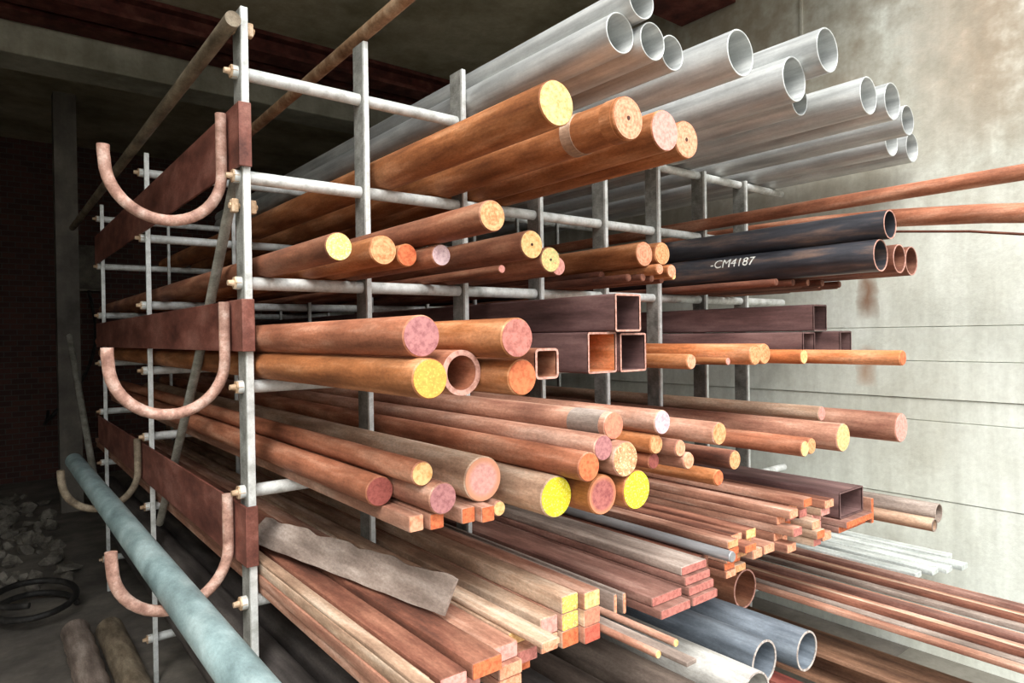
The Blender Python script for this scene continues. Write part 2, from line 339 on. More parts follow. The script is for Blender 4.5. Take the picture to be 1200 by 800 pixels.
# ------------------------------------------------------------------ the bars
# k: r round bar, t pipe, s square tube, q flat/square bar, i I-beam; X,Y,Z centre of the near end (metres)
BARS = [
    {'k': 't', 'X': 1.4484, 'Y': -0.6932, 'Z': 2.463, 'b': 'galv', 'e': 'galv', 'l': 'large galvanised steel pipe, leftmost on the top shelf of the rack', 'g': 'pipes on the top shelf', 'r': 0.0579},
    {'k': 't', 'X': 1.5619, 'Y': -0.7172, 'Z': 2.4602, 'b': 'galv', 'e': 'galv', 'l': 'second galvanised pipe from the left on the top shelf', 'g': 'pipes on the top shelf', 'r': 0.0552},
    {'k': 't', 'X': 1.6709, 'Y': -0.7032, 'Z': 2.4584, 'b': 'galv', 'e': 'galv', 'l': 'third galvanised pipe from the left on the top shelf, smaller mouth behind its neighbour', 'g': 'pipes on the top shelf', 'r': 0.0534},
    {'k': 't', 'X': 1.504, 'Y': -0.7262, 'Z': 2.5605, 'b': 'galv', 'e': 'galv', 'l': 'galvanised pipe stacked on top of the leftmost pipes of the top shelf', 'g': 'pipes on the top shelf', 'r': 0.0539},
    {'k': 't', 'X': 1.881, 'Y': -0.8037, 'Z': 2.4773, 'b': 'galv', 'e': 'galv', 'l': 'wide galvanised pipe in the middle of the top shelf, mouth above the pink-ended bars', 'g': 'pipes on the top shelf', 'r': 0.0723},
    {'k': 't', 'X': 2.353, 'Y': -0.8472, 'Z': 2.5906, 'b': 'galv', 'e': 'galv', 'l': 'galvanised pipe reaching highest on the right of the top shelf', 'g': 'pipes on the top shelf', 'r': 0.0776},
    {'k': 't', 'X': 2.2408, 'Y': -0.7842, 'Z': 2.4827, 'b': 'galv', 'e': 'galv', 'l': 'galvanised pipe with a lighter banded end just below the highest pipe mouth', 'g': 'pipes on the top shelf', 'r': 0.0777},
    {'k': 't', 'X': 2.4014, 'Y': -0.7161, 'Z': 2.4631, 'b': 'galv', 'e': 'galv', 'l': 'small galvanised pipe tucked under the banded galvanised pipe', 'g': 'pipes on the top shelf', 'r': 0.0581},
    {'k': 't', 'X': 2.6027, 'Y': -0.8765, 'Z': 2.4749, 'b': 'galv', 'e': 'galv', 'l': 'galvanised pipe, first of the cluster nearest the concrete wall', 'g': 'pipes on the top shelf', 'r': 0.0699},
    {'k': 't', 'X': 2.7445, 'Y': -0.9028, 'Z': 2.4755, 'b': 'galv', 'e': 'galv', 'l': 'galvanised pipe, second of the cluster nearest the concrete wall', 'g': 'pipes on the top shelf', 'r': 0.0705},
    {'k': 't', 'X': 3.0158, 'Y': -0.8531, 'Z': 2.4668, 'b': 'galv', 'e': 'galv', 'l': 'short galvanised pipe, third of the cluster nearest the concrete wall', 'g': 'pipes on the top shelf', 'r': 0.0618},
    {'k': 't', 'X': 3.314, 'Y': -0.6699, 'Z': 2.4722, 'b': 'galv', 'e': 'galv', 'l': 'small galvanised pipe lowest in the cluster near the concrete wall', 'g': 'pipes on the top shelf', 'r': 0.0672},
    {'k': 't', 'X': 3.5145, 'Y': -0.6812, 'Z': 2.4747, 'b': 'galv', 'e': 'galv', 'l': 'galvanised pipe nearest the concrete wall on the top shelf', 'g': 'pipes on the top shelf', 'r': 0.0697},
    {'k': 'r', 'X': 1.0873, 'Y': -0.8125, 'Z': 2.1552, 'b': 'orange', 'e': 'cream', 'l': 'thick orange rusted round bar with cream cut end below the galvanised pipes', 'g': 'round bars on the second shelf', 'r': 0.0552},
    {'k': 'r', 'X': 1.3135, 'Y': -0.8375, 'Z': 2.156, 'b': 'orange', 'e': 'salmon', 'l': 'orange rusted round bar with a raised collar and centre-drilled salmon end', 'g': 'round bars on the second shelf', 'r': 0.056, 'collar': 1},
    {'k': 'r', 'X': 1.4781, 'Y': -0.8237, 'Z': 2.1564, 'b': 'orange', 'e': 'pink', 'l': 'orange rusted round bar with plain pink end, third on the second shelf', 'g': 'round bars on the second shelf', 'r': 0.0564},
    {'k': 'r', 'X': 1.5885, 'Y': -0.8115, 'Z': 2.1536, 'b': 'orange', 'e': 'salmon', 'l': 'orange rusted round bar with drilled salmon end, rightmost of four on the second shelf', 'g': 'round bars on the second shelf', 'r': 0.0536},
    {'k': 'r', 'X': 0.6797, 'Y': -0.4728, 'Z': 1.8211, 'b': 'brown', 'e': 'yellow', 'l': 'brown round bar with yellow painted end, leftmost on the third shelf', 'g': 'round bars on the third shelf', 'r': 0.0351},
    {'k': 'r', 'X': 0.811, 'Y': -0.4491, 'Z': 1.8244, 'b': 'orange', 'e': 'tan', 'l': 'rusted round bar with tan ringed end, second on the third shelf', 'g': 'round bars on the third shelf', 'r': 0.0384},
    {'k': 'r', 'X': 0.8841, 'Y': -0.4427, 'Z': 1.8165, 'b': 'orange', 'e': 'orange_end', 'l': 'thin rusted bar with orange end on the third shelf', 'g': 'round bars on the third shelf', 'r': 0.0305},
    {'k': 'r', 'X': 0.9546, 'Y': -0.4993, 'Z': 1.8154, 'b': 'brown', 'e': 'lilac', 'l': 'thin brown bar with lilac end on the third shelf', 'g': 'round bars on the third shelf', 'r': 0.0294},
    {'k': 'r', 'X': 0.9465, 'Y': -0.7381, 'Z': 1.8827, 'b': 'brown', 'e': 'tan', 'l': 'brown round bar with tan end lying on top of the third shelf bars', 'g': 'round bars on the third shelf', 'r': 0.0375},
    {'k': 'r', 'X': 1.2614, 'Y': -0.5072, 'Z': 1.8649, 'b': 'brown', 'e': 'cream', 'l': 'brown round bar with drilled cream end on the third shelf', 'g': 'round bars on the third shelf', 'r': 0.042},
    {'k': 'r', 'X': 1.3314, 'Y': -0.5102, 'Z': 1.8245, 'b': 'brown', 'e': 'greenish', 'l': 'brown bar with pale greenish end beside the drilled cream end', 'g': 'round bars on the third shelf', 'r': 0.0381},
    {'k': 'r', 'X': 1.425, 'Y': -0.4412, 'Z': 1.8161, 'b': 'brown', 'e': 'pink', 'l': 'small bar with pink end half hidden under the greenish-ended bar', 'g': 'round bars on the third shelf', 'r': 0.0296},
    {'k': 'r', 'X': 1.22, 'Y': -0.4165, 'Z': 1.7994, 'b': 'brown', 'e': 'pink', 'l': 'very thin rod with small pink tip under the third shelf bars', 'g': 'round bars on the third shelf', 'r': 0.0128},
    {'k': 'r', 'X': 1.8464, 'Y': -0.4334, 'Z': 1.8826, 'b': 'orange', 'e': 'salmon', 'l': 'rusted round bar with salmon end in the middle of the third shelf', 'g': 'round bars on the third shelf', 'r': 0.044},
    {'k': 'r', 'X': 1.9322, 'Y': -0.444, 'Z': 1.8885, 'b': 'orange', 'e': 'tan', 'l': 'rusted round bar with tan end touching the lettered black pipes', 'g': 'round bars on the third shelf', 'r': 0.0416},
    {'k': 'r', 'X': 1.8801, 'Y': -0.4738, 'Z': 1.8274, 'b': 'orange', 'e': 'salmon', 'l': 'thin rusted rod below the salmon-ended bar, upper of three small tips', 'g': 'round bars on the third shelf', 'r': 0.0196},
    {'k': 'r', 'X': 1.9501, 'Y': -0.471, 'Z': 1.8238, 'b': 'orange', 'e': 'salmon', 'l': 'thin rusted rod below the tan-ended bar with salmon tip', 'g': 'round bars on the third shelf', 'r': 0.0246},
    {'k': 'r', 'X': 2.0055, 'Y': -0.4351, 'Z': 1.8122, 'b': 'orange', 'e': 'cream', 'l': 'thinnest rusted rod with cream tip at the bottom of the third shelf pile', 'g': 'round bars on the third shelf', 'r': 0.0142},
    {'k': 'r', 'X': 1.8204, 'Y': -0.25, 'Z': 1.8205, 'b': 'red', 'e': 'red', 'l': 'thin rusted rod lying under the third shelf bars', 'g': 'thin rods under the third shelf bars', 'r': 0.0158},
    {'k': 't', 'X': 2.58, 'Y': -0.9229, 'Z': 1.8744, 'b': 'black', 'e': 'pinkrim', 'l': 'black steel pipe with white painted code along its side', 'g': 'pipes on the third shelf', 'r': 0.0593, 'text': 1},
    {'k': 't', 'X': 2.6, 'Y': -0.948, 'Z': 1.9852, 'b': 'black', 'e': 'pinkrim', 'l': 'black steel pipe lying on top of the lettered black pipe', 'g': 'pipes on the third shelf', 'r': 0.0529},
    {'k': 't', 'X': 2.72, 'Y': -0.9316, 'Z': 1.8695, 'b': 'red', 'e': 'pinkrim', 'l': 'rusty open pipe just right of the lettered black pipe mouth', 'g': 'pipes on the third shelf', 'r': 0.0548},
    {'k': 't', 'X': 2.895, 'Y': -0.9068, 'Z': 1.8735, 'b': 'red', 'e': 'pinkrim', 'l': 'rusty open pipe, rightmost mouth of the third shelf', 'g': 'pipes on the third shelf', 'r': 0.0576},
    {'k': 'r', 'X': 2.98, 'Y': -0.5713, 'Z': 1.8034, 'b': 'red', 'e': 'red', 'l': 'flaking rusty rod under the black pipes, longest of them', 'g': 'round bars on the third shelf', 'r': 0.0171},
    {'k': 'r', 'X': 3.03, 'Y': -0.4729, 'Z': 1.8044, 'b': 'red', 'e': 'red', 'l': 'flaking rusty rod under the black pipes, second longest', 'g': 'round bars on the third shelf', 'r': 0.0177},
    {'k': 'r', 'X': 3.08, 'Y': -0.2915, 'Z': 1.8074, 'b': 'red', 'e': 'red', 'l': 'flaking rusty rod under the black pipes, shortest', 'g': 'round bars on the third shelf', 'r': 0.0208},
    {'k': 'r', 'X': 0.6687, 'Y': -0.9029, 'Z': 1.5198, 'b': 'orange', 'e': 'yellow2', 'l': 'thick orange bar with yellow-orange end, lowest left on the fourth shelf', 'g': 'round bars on the fourth shelf', 'r': 0.0392},
    {'k': 'r', 'X': 0.672, 'Y': -0.8681, 'Z': 1.6014, 'b': 'redorange', 'e': 'mauve', 'l': 'thick reddish bar with mauve end on top of the yellow-orange ended bar', 'g': 'round bars on the fourth shelf', 'r': 0.0416},
    {'k': 't', 'X': 0.7542, 'Y': -0.8841, 'Z': 1.5267, 'b': 'redorange', 'e': 'pinkrim', 'l': 'thick-walled rusty tube with open mouth between solid bars', 'g': 'pipes on the fourth shelf', 'r': 0.0462, 'wall': 0.24},
    {'k': 'r', 'X': 0.8365, 'Y': -0.9756, 'Z': 1.517, 'b': 'orange', 'e': 'orange_end', 'l': 'orange bar with rough orange end beside the small square tube', 'g': 'round bars on the fourth shelf', 'r': 0.0363},
    {'k': 'r', 'X': 0.8058, 'Y': -0.9993, 'Z': 1.5956, 'b': 'orange', 'e': 'rose', 'l': 'thick orange bar with rose end above the rough orange-ended bar', 'g': 'round bars on the fourth shelf', 'r': 0.0391},
    {'k': 's', 'X': 0.93, 'Y': -0.944, 'Z': 1.5399, 'b': 'brown', 'e': 'pinkrim', 'l': 'small square tube with pale rim beside the round bars', 'g': 'square tubes on the fourth shelf', 'w': 0.0646, 'h': 0.0646},
    {'k': 's', 'X': 1.5, 'Y': -0.5564, 'Z': 1.5436, 'b': 'maroon', 'e': 'pinkrim', 'l': 'large square tube glowing orange inside, lower left of the three', 'g': 'square tubes on the fourth shelf', 'w': 0.1265, 'h': 0.1265, 'inside': 1},
    {'k': 's', 'X': 1.627, 'Y': -0.569, 'Z': 1.5415, 'b': 'maroon', 'e': 'pinkrim', 'l': 'large square tube with dark inside, lower right of the three', 'g': 'square tubes on the fourth shelf', 'w': 0.1226, 'h': 0.1226},
    {'k': 's', 'X': 1.575, 'Y': -0.5959, 'Z': 1.6661, 'b': 'maroon', 'e': 'pinkrim', 'l': 'large square tube resting on top of two others', 'g': 'square tubes on the fourth shelf', 'w': 0.1168, 'h': 0.1168},
    {'k': 's', 'X': 2.57, 'Y': -0.6542, 'Z': 1.55, 'b': 'maroon', 'e': 'maroon', 'l': 'maroon square tube, lower left of the far group by the wall', 'g': 'square tubes on the fourth shelf', 'w': 0.0948, 'h': 0.0948},
    {'k': 's', 'X': 2.72, 'Y': -0.7279, 'Z': 1.5516, 'b': 'maroon', 'e': 'maroon', 'l': 'maroon square tube, lower right of the far group by the wall', 'g': 'square tubes on the fourth shelf', 'w': 0.0961, 'h': 0.0961},
    {'k': 's', 'X': 2.65, 'Y': -0.6596, 'Z': 1.6542, 'b': 'maroon', 'e': 'maroon', 'l': 'long maroon square tube on top of the far group by the wall', 'g': 'square tubes on the fourth shelf', 'w': 0.1067, 'h': 0.1067},
    {'k': 'r', 'X': 1.83, 'Y': -0.6406, 'Z': 1.5053, 'b': 'orange', 'e': 'salmon', 'l': 'short rusted rod with orange end just right of the large square tubes', 'g': 'round bars on the fourth shelf', 'r': 0.0253},
    {'k': 'r', 'X': 2.2, 'Y': -0.646, 'Z': 1.5179, 'b': 'brightorange', 'e': 'tan', 'l': 'bright orange bar, left of a pair with pale crumbly ends', 'g': 'round bars on the fourth shelf', 'r': 0.0372},
    {'k': 'r', 'X': 2.285, 'Y': -0.6323, 'Z': 1.5186, 'b': 'brightorange', 'e': 'tan', 'l': 'bright orange bar, right of a pair with pale crumbly ends', 'g': 'round bars on the fourth shelf', 'r': 0.0382},
    {'k': 'r', 'X': 2.355, 'Y': -0.7469, 'Z': 1.5071, 'b': 'brightorange', 'e': 'cream', 'l': 'orange rod with cream tip in front of the far square tubes', 'g': 'round bars on the fourth shelf', 'r': 0.0265},
    {'k': 'r', 'X': 2.42, 'Y': -1.0572, 'Z': 1.5062, 'b': 'brightorange', 'e': 'orange_end', 'l': 'long bright orange rod reaching furthest right over the wall', 'g': 'round bars on the fourth shelf', 'r': 0.0258},
    {'k': 'r', 'X': 2.145, 'Y': -0.5688, 'Z': 1.4941, 'b': 'orange', 'e': 'pink', 'l': 'tiny rod with pink tip under the bright orange pair', 'g': 'round bars on the fourth shelf', 'r': 0.0141},
    {'k': 'q', 'X': 0.745, 'Y': -0.7108, 'Z': 1.188, 'b': 'pinkrust', 'e': 'salmon', 'l': 'square rusty bar protruding lowest on the left of the fifth shelf', 'g': 'flat and square bars on the fifth shelf', 'w': 0.036, 'h': 0.036},
    {'k': 'q', 'X': 0.79, 'Y': -0.7236, 'Z': 1.188, 'b': 'pinkrust', 'e': 'orange_end', 'l': 'square rusty bar behind the lowest protruding one', 'g': 'flat and square bars on the fifth shelf', 'w': 0.036, 'h': 0.036},
    {'k': 'q', 'X': 0.87, 'Y': -0.7319, 'Z': 1.1884, 'b': 'pinkrust', 'e': 'orange_end', 'l': 'square rusty bar under the big pink-ended bar, left of two', 'g': 'flat and square bars on the fifth shelf', 'w': 0.036, 'h': 0.036},
    {'k': 'q', 'X': 0.91, 'Y': -0.7537, 'Z': 1.1883, 'b': 'pinkrust', 'e': 'orange_end', 'l': 'square rusty bar under the big pink-ended bar, right of two', 'g': 'flat and square bars on the fifth shelf', 'w': 0.036, 'h': 0.036},
    {'k': 'r', 'X': 0.7208, 'Y': -0.5857, 'Z': 1.2411, 'b': 'redorange', 'e': 'darkred', 'l': 'round bar with dark red end at the left of the fifth shelf', 'g': 'round bars on the fifth shelf', 'r': 0.0352},
    {'k': 'r', 'X': 0.793, 'Y': -0.7452, 'Z': 1.2419, 'b': 'pinkrust', 'e': 'mauve', 'l': 'round bar with mauve end beneath the cream-ended bar', 'g': 'round bars on the fifth shelf', 'r': 0.0355},
    {'k': 'r', 'X': 0.7602, 'Y': -0.7141, 'Z': 1.2965, 'b': 'redorange', 'e': 'cream', 'l': 'slim bar with cream end resting between two darker bars', 'g': 'round bars on the fifth shelf', 'r': 0.0277},
    {'k': 'r', 'X': 0.9244, 'Y': -0.7154, 'Z': 1.261, 'b': 'palerust', 'e': 'bigpink', 'l': 'thickest pale bar with big pink end on the fifth shelf', 'g': 'round bars on the fifth shelf', 'r': 0.0536},
    {'k': 'r', 'X': 0.9581, 'Y': -0.733, 'Z': 1.1886, 'b': 'pinkrust', 'e': 'cream', 'l': 'tiny bar with cream end peeping right of the big pink end', 'g': 'round bars on the fifth shelf', 'r': 0.0183},
    {'k': 'r', 'X': 1.0537, 'Y': -0.8304, 'Z': 1.2188, 'b': 'palerust', 'e': 'brightyellow', 'l': 'thick bar with bright yellow painted end, left of the two yellow ones', 'g': 'round bars on the fifth shelf', 'r': 0.0487},
    {'k': 'r', 'X': 1.1504, 'Y': -0.8867, 'Z': 1.2182, 'b': 'orange', 'e': 'roserim', 'l': 'thick orange bar with dark rose end between the two yellow ends', 'g': 'round bars on the fifth shelf', 'r': 0.0476},
    {'k': 'r', 'X': 1.2481, 'Y': -0.9076, 'Z': 1.2188, 'b': 'orange', 'e': 'brightyellow', 'l': 'thick bar with bright yellow painted end, right of the two yellow ones', 'g': 'round bars on the fifth shelf', 'r': 0.048},
    {'k': 'r', 'X': 1.2051, 'Y': -0.9116, 'Z': 1.2997, 'b': 'pinkrust', 'e': 'specks', 'l': 'round bar with speckled cream end above the right yellow end', 'g': 'round bars on the fifth shelf', 'r': 0.0428},
    {'k': 'r', 'X': 1.0839, 'Y': -0.9091, 'Z': 1.2966, 'b': 'redorange', 'e': 'orange_end', 'l': 'round bar with orange end left of the speckled cream end', 'g': 'round bars on the fifth shelf', 'r': 0.0342},
    {'k': 'r', 'X': 1.1378, 'Y': -0.9037, 'Z': 1.3338, 'b': 'pinkrust', 'e': 'mauve', 'l': 'round bar with purple end above the dark rose end', 'g': 'round bars on the fifth shelf', 'r': 0.0308},
    {'k': 'r', 'X': 1.1994, 'Y': -0.8796, 'Z': 1.3777, 'b': 'pinkrust', 'e': 'salmonflat', 'l': 'round bar with salmon end and a dark band near its tip', 'g': 'round bars on the fifth shelf', 'r': 0.0343, 'band': 1},
    {'k': 'r', 'X': 1.4319, 'Y': -0.8399, 'Z': 1.3606, 'b': 'pinkrust', 'e': 'lilac', 'l': 'round bar with whitish lilac end on the fifth shelf', 'g': 'round bars on the fifth shelf', 'r': 0.0333},
    {'k': 'r', 'X': 1.4198, 'Y': -0.8286, 'Z': 1.301, 'b': 'orange', 'e': 'tan', 'l': 'thin bar with tan end just below the lilac-ended bar', 'g': 'round bars on the fifth shelf', 'r': 0.0265},
    {'k': 'r', 'X': 1.48, 'Y': -0.861, 'Z': 1.2874, 'b': 'pinkrust', 'e': 'salmon', 'l': 'thin bar with dull salmon end right of the tan-ended thin bar', 'g': 'round bars on the fifth shelf', 'r': 0.0232},
    {'k': 'r', 'X': 1.51, 'Y': -0.866, 'Z': 1.2504, 'b': 'pinkrust', 'e': 'salmon', 'l': 'thin bar with ringed salmon end above dark gap of the fifth shelf', 'g': 'round bars on the fifth shelf', 'r': 0.0234},
    {'k': 'r', 'X': 1.43, 'Y': -0.8106, 'Z': 1.2523, 'b': 'redorange', 'e': 'darkred', 'l': 'short thin bar with shaded red end right of the speckled end', 'g': 'round bars on the fifth shelf', 'r': 0.0221},
    {'k': 'r', 'X': 1.6, 'Y': -0.9027, 'Z': 1.3193, 'b': 'pinkrust', 'e': 'tan', 'l': 'medium bar with ringed tan end in the middle of the fifth shelf', 'g': 'round bars on the fifth shelf', 'r': 0.032},
    {'k': 'r', 'X': 1.61, 'Y': -0.8914, 'Z': 1.1933, 'b': 'orange', 'e': 'orange_end', 'l': 'lowest thin orange bar in the middle of the fifth shelf', 'g': 'round bars on the fifth shelf', 'r': 0.0227},
    {'k': 'r', 'X': 1.68, 'Y': -0.8977, 'Z': 1.2351, 'b': 'red', 'e': 'tan', 'l': 'dark rusty bar with dull tan end right of the middle', 'g': 'round bars on the fifth shelf', 'r': 0.0281},
    {'k': 'r', 'X': 1.4205, 'Y': -0.15, 'Z': 1.2, 'b': 'red', 'e': 'darkred', 'l': 'rusty bar hidden in the shade of the fifth shelf pile', 'g': 'shaded filler bars on the fifth shelf', 'r': 0.03},
    {'k': 'r', 'X': 1.49, 'Y': -0.1, 'Z': 1.2, 'b': 'red', 'e': 'darkred', 'l': 'rusty bar hidden in the shade of the fifth shelf pile', 'g': 'shaded filler bars on the fifth shelf', 'r': 0.03},
    {'k': 'r', 'X': 1.555, 'Y': -0.05, 'Z': 1.2, 'b': 'red', 'e': 'darkred', 'l': 'rusty bar hidden in the shade of the fifth shelf pile', 'g': 'shaded filler bars on the fifth shelf', 'r': 0.03},
    {'k': 'r', 'X': 2.395, 'Y': -0.8676, 'Z': 1.2205, 'b': 'pinkrust', 'e': 'cream2', 'l': 'long thick bar with cream end at the right of the fifth shelf', 'g': 'round bars on the fifth shelf', 'r': 0.0501},
    {'k': 'r', 'X': 2.755, 'Y': -0.9184, 'Z': 1.2259, 'b': 'pinkrust', 'e': 'pink', 'l': 'long thick bar with pink end furthest right on the fifth shelf', 'g': 'round bars on the fifth shelf', 'r': 0.0556},
    {'k': 'r', 'X': 2.2033, 'Y': -0.8273, 'Z': 1.1979, 'b': 'redorange', 'e': 'cream2', 'l': 'thin bar with cream end, left of a close pair below the long thick bar', 'g': 'round bars on the fifth shelf', 'r': 0.0279},
    {'k': 'r', 'X': 2.2599, 'Y': -0.822, 'Z': 1.2001, 'b': 'redorange', 'e': 'tan', 'l': 'thin bar with tan end, right of a close pair below the long thick bar', 'g': 'round bars on the fifth shelf', 'r': 0.0284},
    {'k': 'q', 'X': 2.3119, 'Y': -0.6539, 'Z': 1.18, 'b': 'red', 'e': 'salmon', 'l': 'short flat rusty strip below the cream-ended thin pair', 'g': 'flat and square bars on the fifth shelf', 'w': 0.05, 'h': 0.02},
    {'k': 'r', 'X': 2.56, 'Y': -0.708, 'Z': 1.2789, 'b': 'palerust', 'e': 'pink', 'l': 'pale round bar with worn end on top of the far fifth shelf bars', 'g': 'round bars on the fifth shelf', 'r': 0.0283},
    {'k': 'r', 'X': 1.83, 'Y': -0.05, 'Z': 1.2075, 'b': 'red', 'e': 'red', 'l': 'rusty bar lying behind the ringed ends on the fifth shelf', 'g': 'rear bars of the fifth shelf', 'r': 0.0375},
    {'k': 'r', 'X': 1.92, 'Y': -0.1, 'Z': 1.2075, 'b': 'red', 'e': 'red', 'l': 'rusty bar lying behind the ringed ends on the fifth shelf', 'g': 'rear bars of the fifth shelf', 'r': 0.0375},
    {'k': 'r', 'X': 2.01, 'Y': -0.02, 'Z': 1.205, 'b': 'red', 'e': 'red', 'l': 'rusty bar lying behind the ringed ends on the fifth shelf', 'g': 'rear bars of the fifth shelf', 'r': 0.035},
    {'k': 'r', 'X': 2.55, 'Y': -0.25, 'Z': 1.21, 'b': 'red', 'e': 'red', 'l': 'rusty bar under the pale bar on the far fifth shelf', 'g': 'round bars on the fifth shelf', 'r': 0.04},
    {'k': 'r', 'X': 2.63, 'Y': -0.3, 'Z': 1.205, 'b': 'red', 'e': 'red', 'l': 'rusty bar beside the pink-ended long bar on the far fifth shelf', 'g': 'round bars on the fifth shelf', 'r': 0.035},
    {'k': 'r', 'X': 1.7994, 'Y': -0.4, 'Z': 1.7995, 'b': 'red', 'e': 'red', 'l': 'thin rusted rod packed under the middle bars of the third shelf', 'g': 'thin rods under the third shelf bars', 'r': 0.0135},
    {'k': 'r', 'X': 1.8414, 'Y': -0.43, 'Z': 1.7995, 'b': 'red', 'e': 'red', 'l': 'thin rusted rod packed under the middle bars of the third shelf', 'g': 'thin rods under the third shelf bars', 'r': 0.0135},
    {'k': 'r', 'X': 1.9, 'Y': -0.42, 'Z': 1.7995, 'b': 'red', 'e': 'red', 'l': 'thin rusted rod packed under the middle bars of the third shelf', 'g': 'thin rods under the third shelf bars', 'r': 0.0135},
    {'k': 'r', 'X': 1.9805, 'Y': -0.4, 'Z': 1.7995, 'b': 'red', 'e': 'red', 'l': 'thin rusted rod packed under the middle bars of the third shelf', 'g': 'thin rods under the third shelf bars', 'r': 0.0135},
    {'k': 'r', 'X': 2.515, 'Y': -0.55, 'Z': 1.8005, 'b': 'red', 'e': 'red', 'l': 'thin flaking rusty rod packed under the black pipes', 'g': 'flaking rods under the black pipes', 'r': 0.0145},
    {'k': 'r', 'X': 2.55, 'Y': -0.5, 'Z': 1.8005, 'b': 'red', 'e': 'red', 'l': 'thin flaking rusty rod packed under the black pipes', 'g': 'flaking rods under the black pipes', 'r': 0.0145},
    {'k': 'r', 'X': 2.59, 'Y': -0.58, 'Z': 1.8005, 'b': 'red', 'e': 'red', 'l': 'thin flaking rusty rod packed under the black pipes', 'g': 'flaking rods under the black pipes', 'r': 0.0145},
    {'k': 'r', 'X': 2.63, 'Y': -0.52, 'Z': 1.8005, 'b': 'red', 'e': 'red', 'l': 'thin flaking rusty rod packed under the black pipes', 'g': 'flaking rods under the black pipes', 'r': 0.0145},
    {'k': 'r', 'X': 2.67, 'Y': -0.6, 'Z': 1.8005, 'b': 'red', 'e': 'red', 'l': 'thin flaking rusty rod packed under the black pipes', 'g': 'flaking rods under the black pipes', 'r': 0.0145},
    {'k': 'r', 'X': 2.71, 'Y': -0.55, 'Z': 1.8005, 'b': 'red', 'e': 'red', 'l': 'thin flaking rusty rod packed under the black pipes', 'g': 'flaking rods under the black pipes', 'r': 0.0145},
    {'k': 'r', 'X': 2.75, 'Y': -0.62, 'Z': 1.8005, 'b': 'red', 'e': 'red', 'l': 'thin flaking rusty rod packed under the black pipes', 'g': 'flaking rods under the black pipes', 'r': 0.0145},
    {'k': 'r', 'X': 2.785, 'Y': -0.5, 'Z': 1.8005, 'b': 'red', 'e': 'red', 'l': 'thin flaking rusty rod packed under the black pipes', 'g': 'flaking rods under the black pipes', 'r': 0.0145},
    {'k': 'r', 'X': 2.86, 'Y': -0.55, 'Z': 1.8005, 'b': 'red', 'e': 'red', 'l': 'thin flaking rusty rod packed under the black pipes', 'g': 'flaking rods under the black pipes', 'r': 0.0145},
    {'k': 'r', 'X': 2.9, 'Y': -0.62, 'Z': 1.8005, 'b': 'red', 'e': 'red', 'l': 'thin flaking rusty rod packed under the black pipes', 'g': 'flaking rods under the black pipes', 'r': 0.0145},
    {'k': 'r', 'X': 2.935, 'Y': -0.5, 'Z': 1.8005, 'b': 'red', 'e': 'red', 'l': 'thin flaking rusty rod packed under the black pipes', 'g': 'flaking rods under the black pipes', 'r': 0.0145},
    {'k': 'r', 'X': 1.66, 'Y': -0.3, 'Z': 1.19, 'b': 'red', 'e': 'darkred', 'l': 'thin bar hidden under the dark rusty bar with dull tan end', 'g': 'hidden thin bars of the fifth shelf', 'r': 0.02},
    {'k': 'r', 'X': 1.705, 'Y': -0.25, 'Z': 1.19, 'b': 'red', 'e': 'darkred', 'l': 'thin bar hidden under the dark rusty bar with dull tan end', 'g': 'hidden thin bars of the fifth shelf', 'r': 0.02},
    {'k': 'r', 'X': 1.6, 'Y': -0.25, 'Z': 1.2513, 'b': 'red', 'e': 'darkred', 'l': 'bar hidden under the medium bar with ringed tan end', 'g': 'round bars on the fifth shelf', 'r': 0.035},
    {'k': 'q', 'X': 2.57, 'Y': -0.55, 'Z': 1.4912, 'b': 'maroon', 'e': 'maroon', 'l': 'flat bar lying under the far square tubes', 'g': 'flat bars under the far square tubes', 'w': 0.13, 'h': 0.022},
    {'k': 'q', 'X': 2.72, 'Y': -0.55, 'Z': 1.4912, 'b': 'maroon', 'e': 'maroon', 'l': 'flat bar lying under the far square tubes', 'g': 'flat bars under the far square tubes', 'w': 0.13, 'h': 0.022},
    {'k': 'q', 'X': 0.93, 'Y': -0.7, 'Z': 1.4932, 'b': 'red', 'e': 'red', 'l': 'flat bar packed under the small square tube on the fourth shelf', 'g': 'flat and square bars on the fourth shelf', 'w': 0.05, 'h': 0.026},
    {'k': 'q', 'X': 0.6557, 'Y': -0.8334, 'Z': 0.8576, 'b': 'pinkrust', 'e': 'orange_end', 'l': 'flat bar, third from top in leftmost column of nearest stack by front post', 'g': 'flat bars in the nearest stack', 'w': 0.0425, 'h': 0.0294},
    {'k': 'q', 'X': 0.6515, 'Y': -0.8352, 'Z': 0.8876, 'b': 'pinkrust', 'e': 'rose', 'l': 'flat bar, second from top in leftmost column of nearest stack by front post', 'g': 'flat bars in the nearest stack', 'w': 0.0453, 'h': 0.0294},
    {'k': 'q', 'X': 0.6552, 'Y': -0.8715, 'Z': 0.9176, 'b': 'palerust', 'e': 'salmon', 'l': 'flat bar, top in leftmost column of nearest stack by front post', 'g': 'flat bars in the nearest stack', 'w': 0.044, 'h': 0.0294},
    {'k': 'q', 'X': 0.7164, 'Y': -0.8826, 'Z': 0.8576, 'b': 'pinkrust', 'e': 'cream', 'l': 'flat bar, third from top in second column of nearest stack by front post', 'g': 'flat bars in the nearest stack', 'w': 0.0619, 'h': 0.0294},
    {'k': 'q', 'X': 0.7168, 'Y': -0.8906, 'Z': 0.8876, 'b': 'palerust', 'e': 'rose', 'l': 'flat bar, second from top in second column of nearest stack by front post', 'g': 'flat bars in the nearest stack', 'w': 0.0629, 'h': 0.0294},
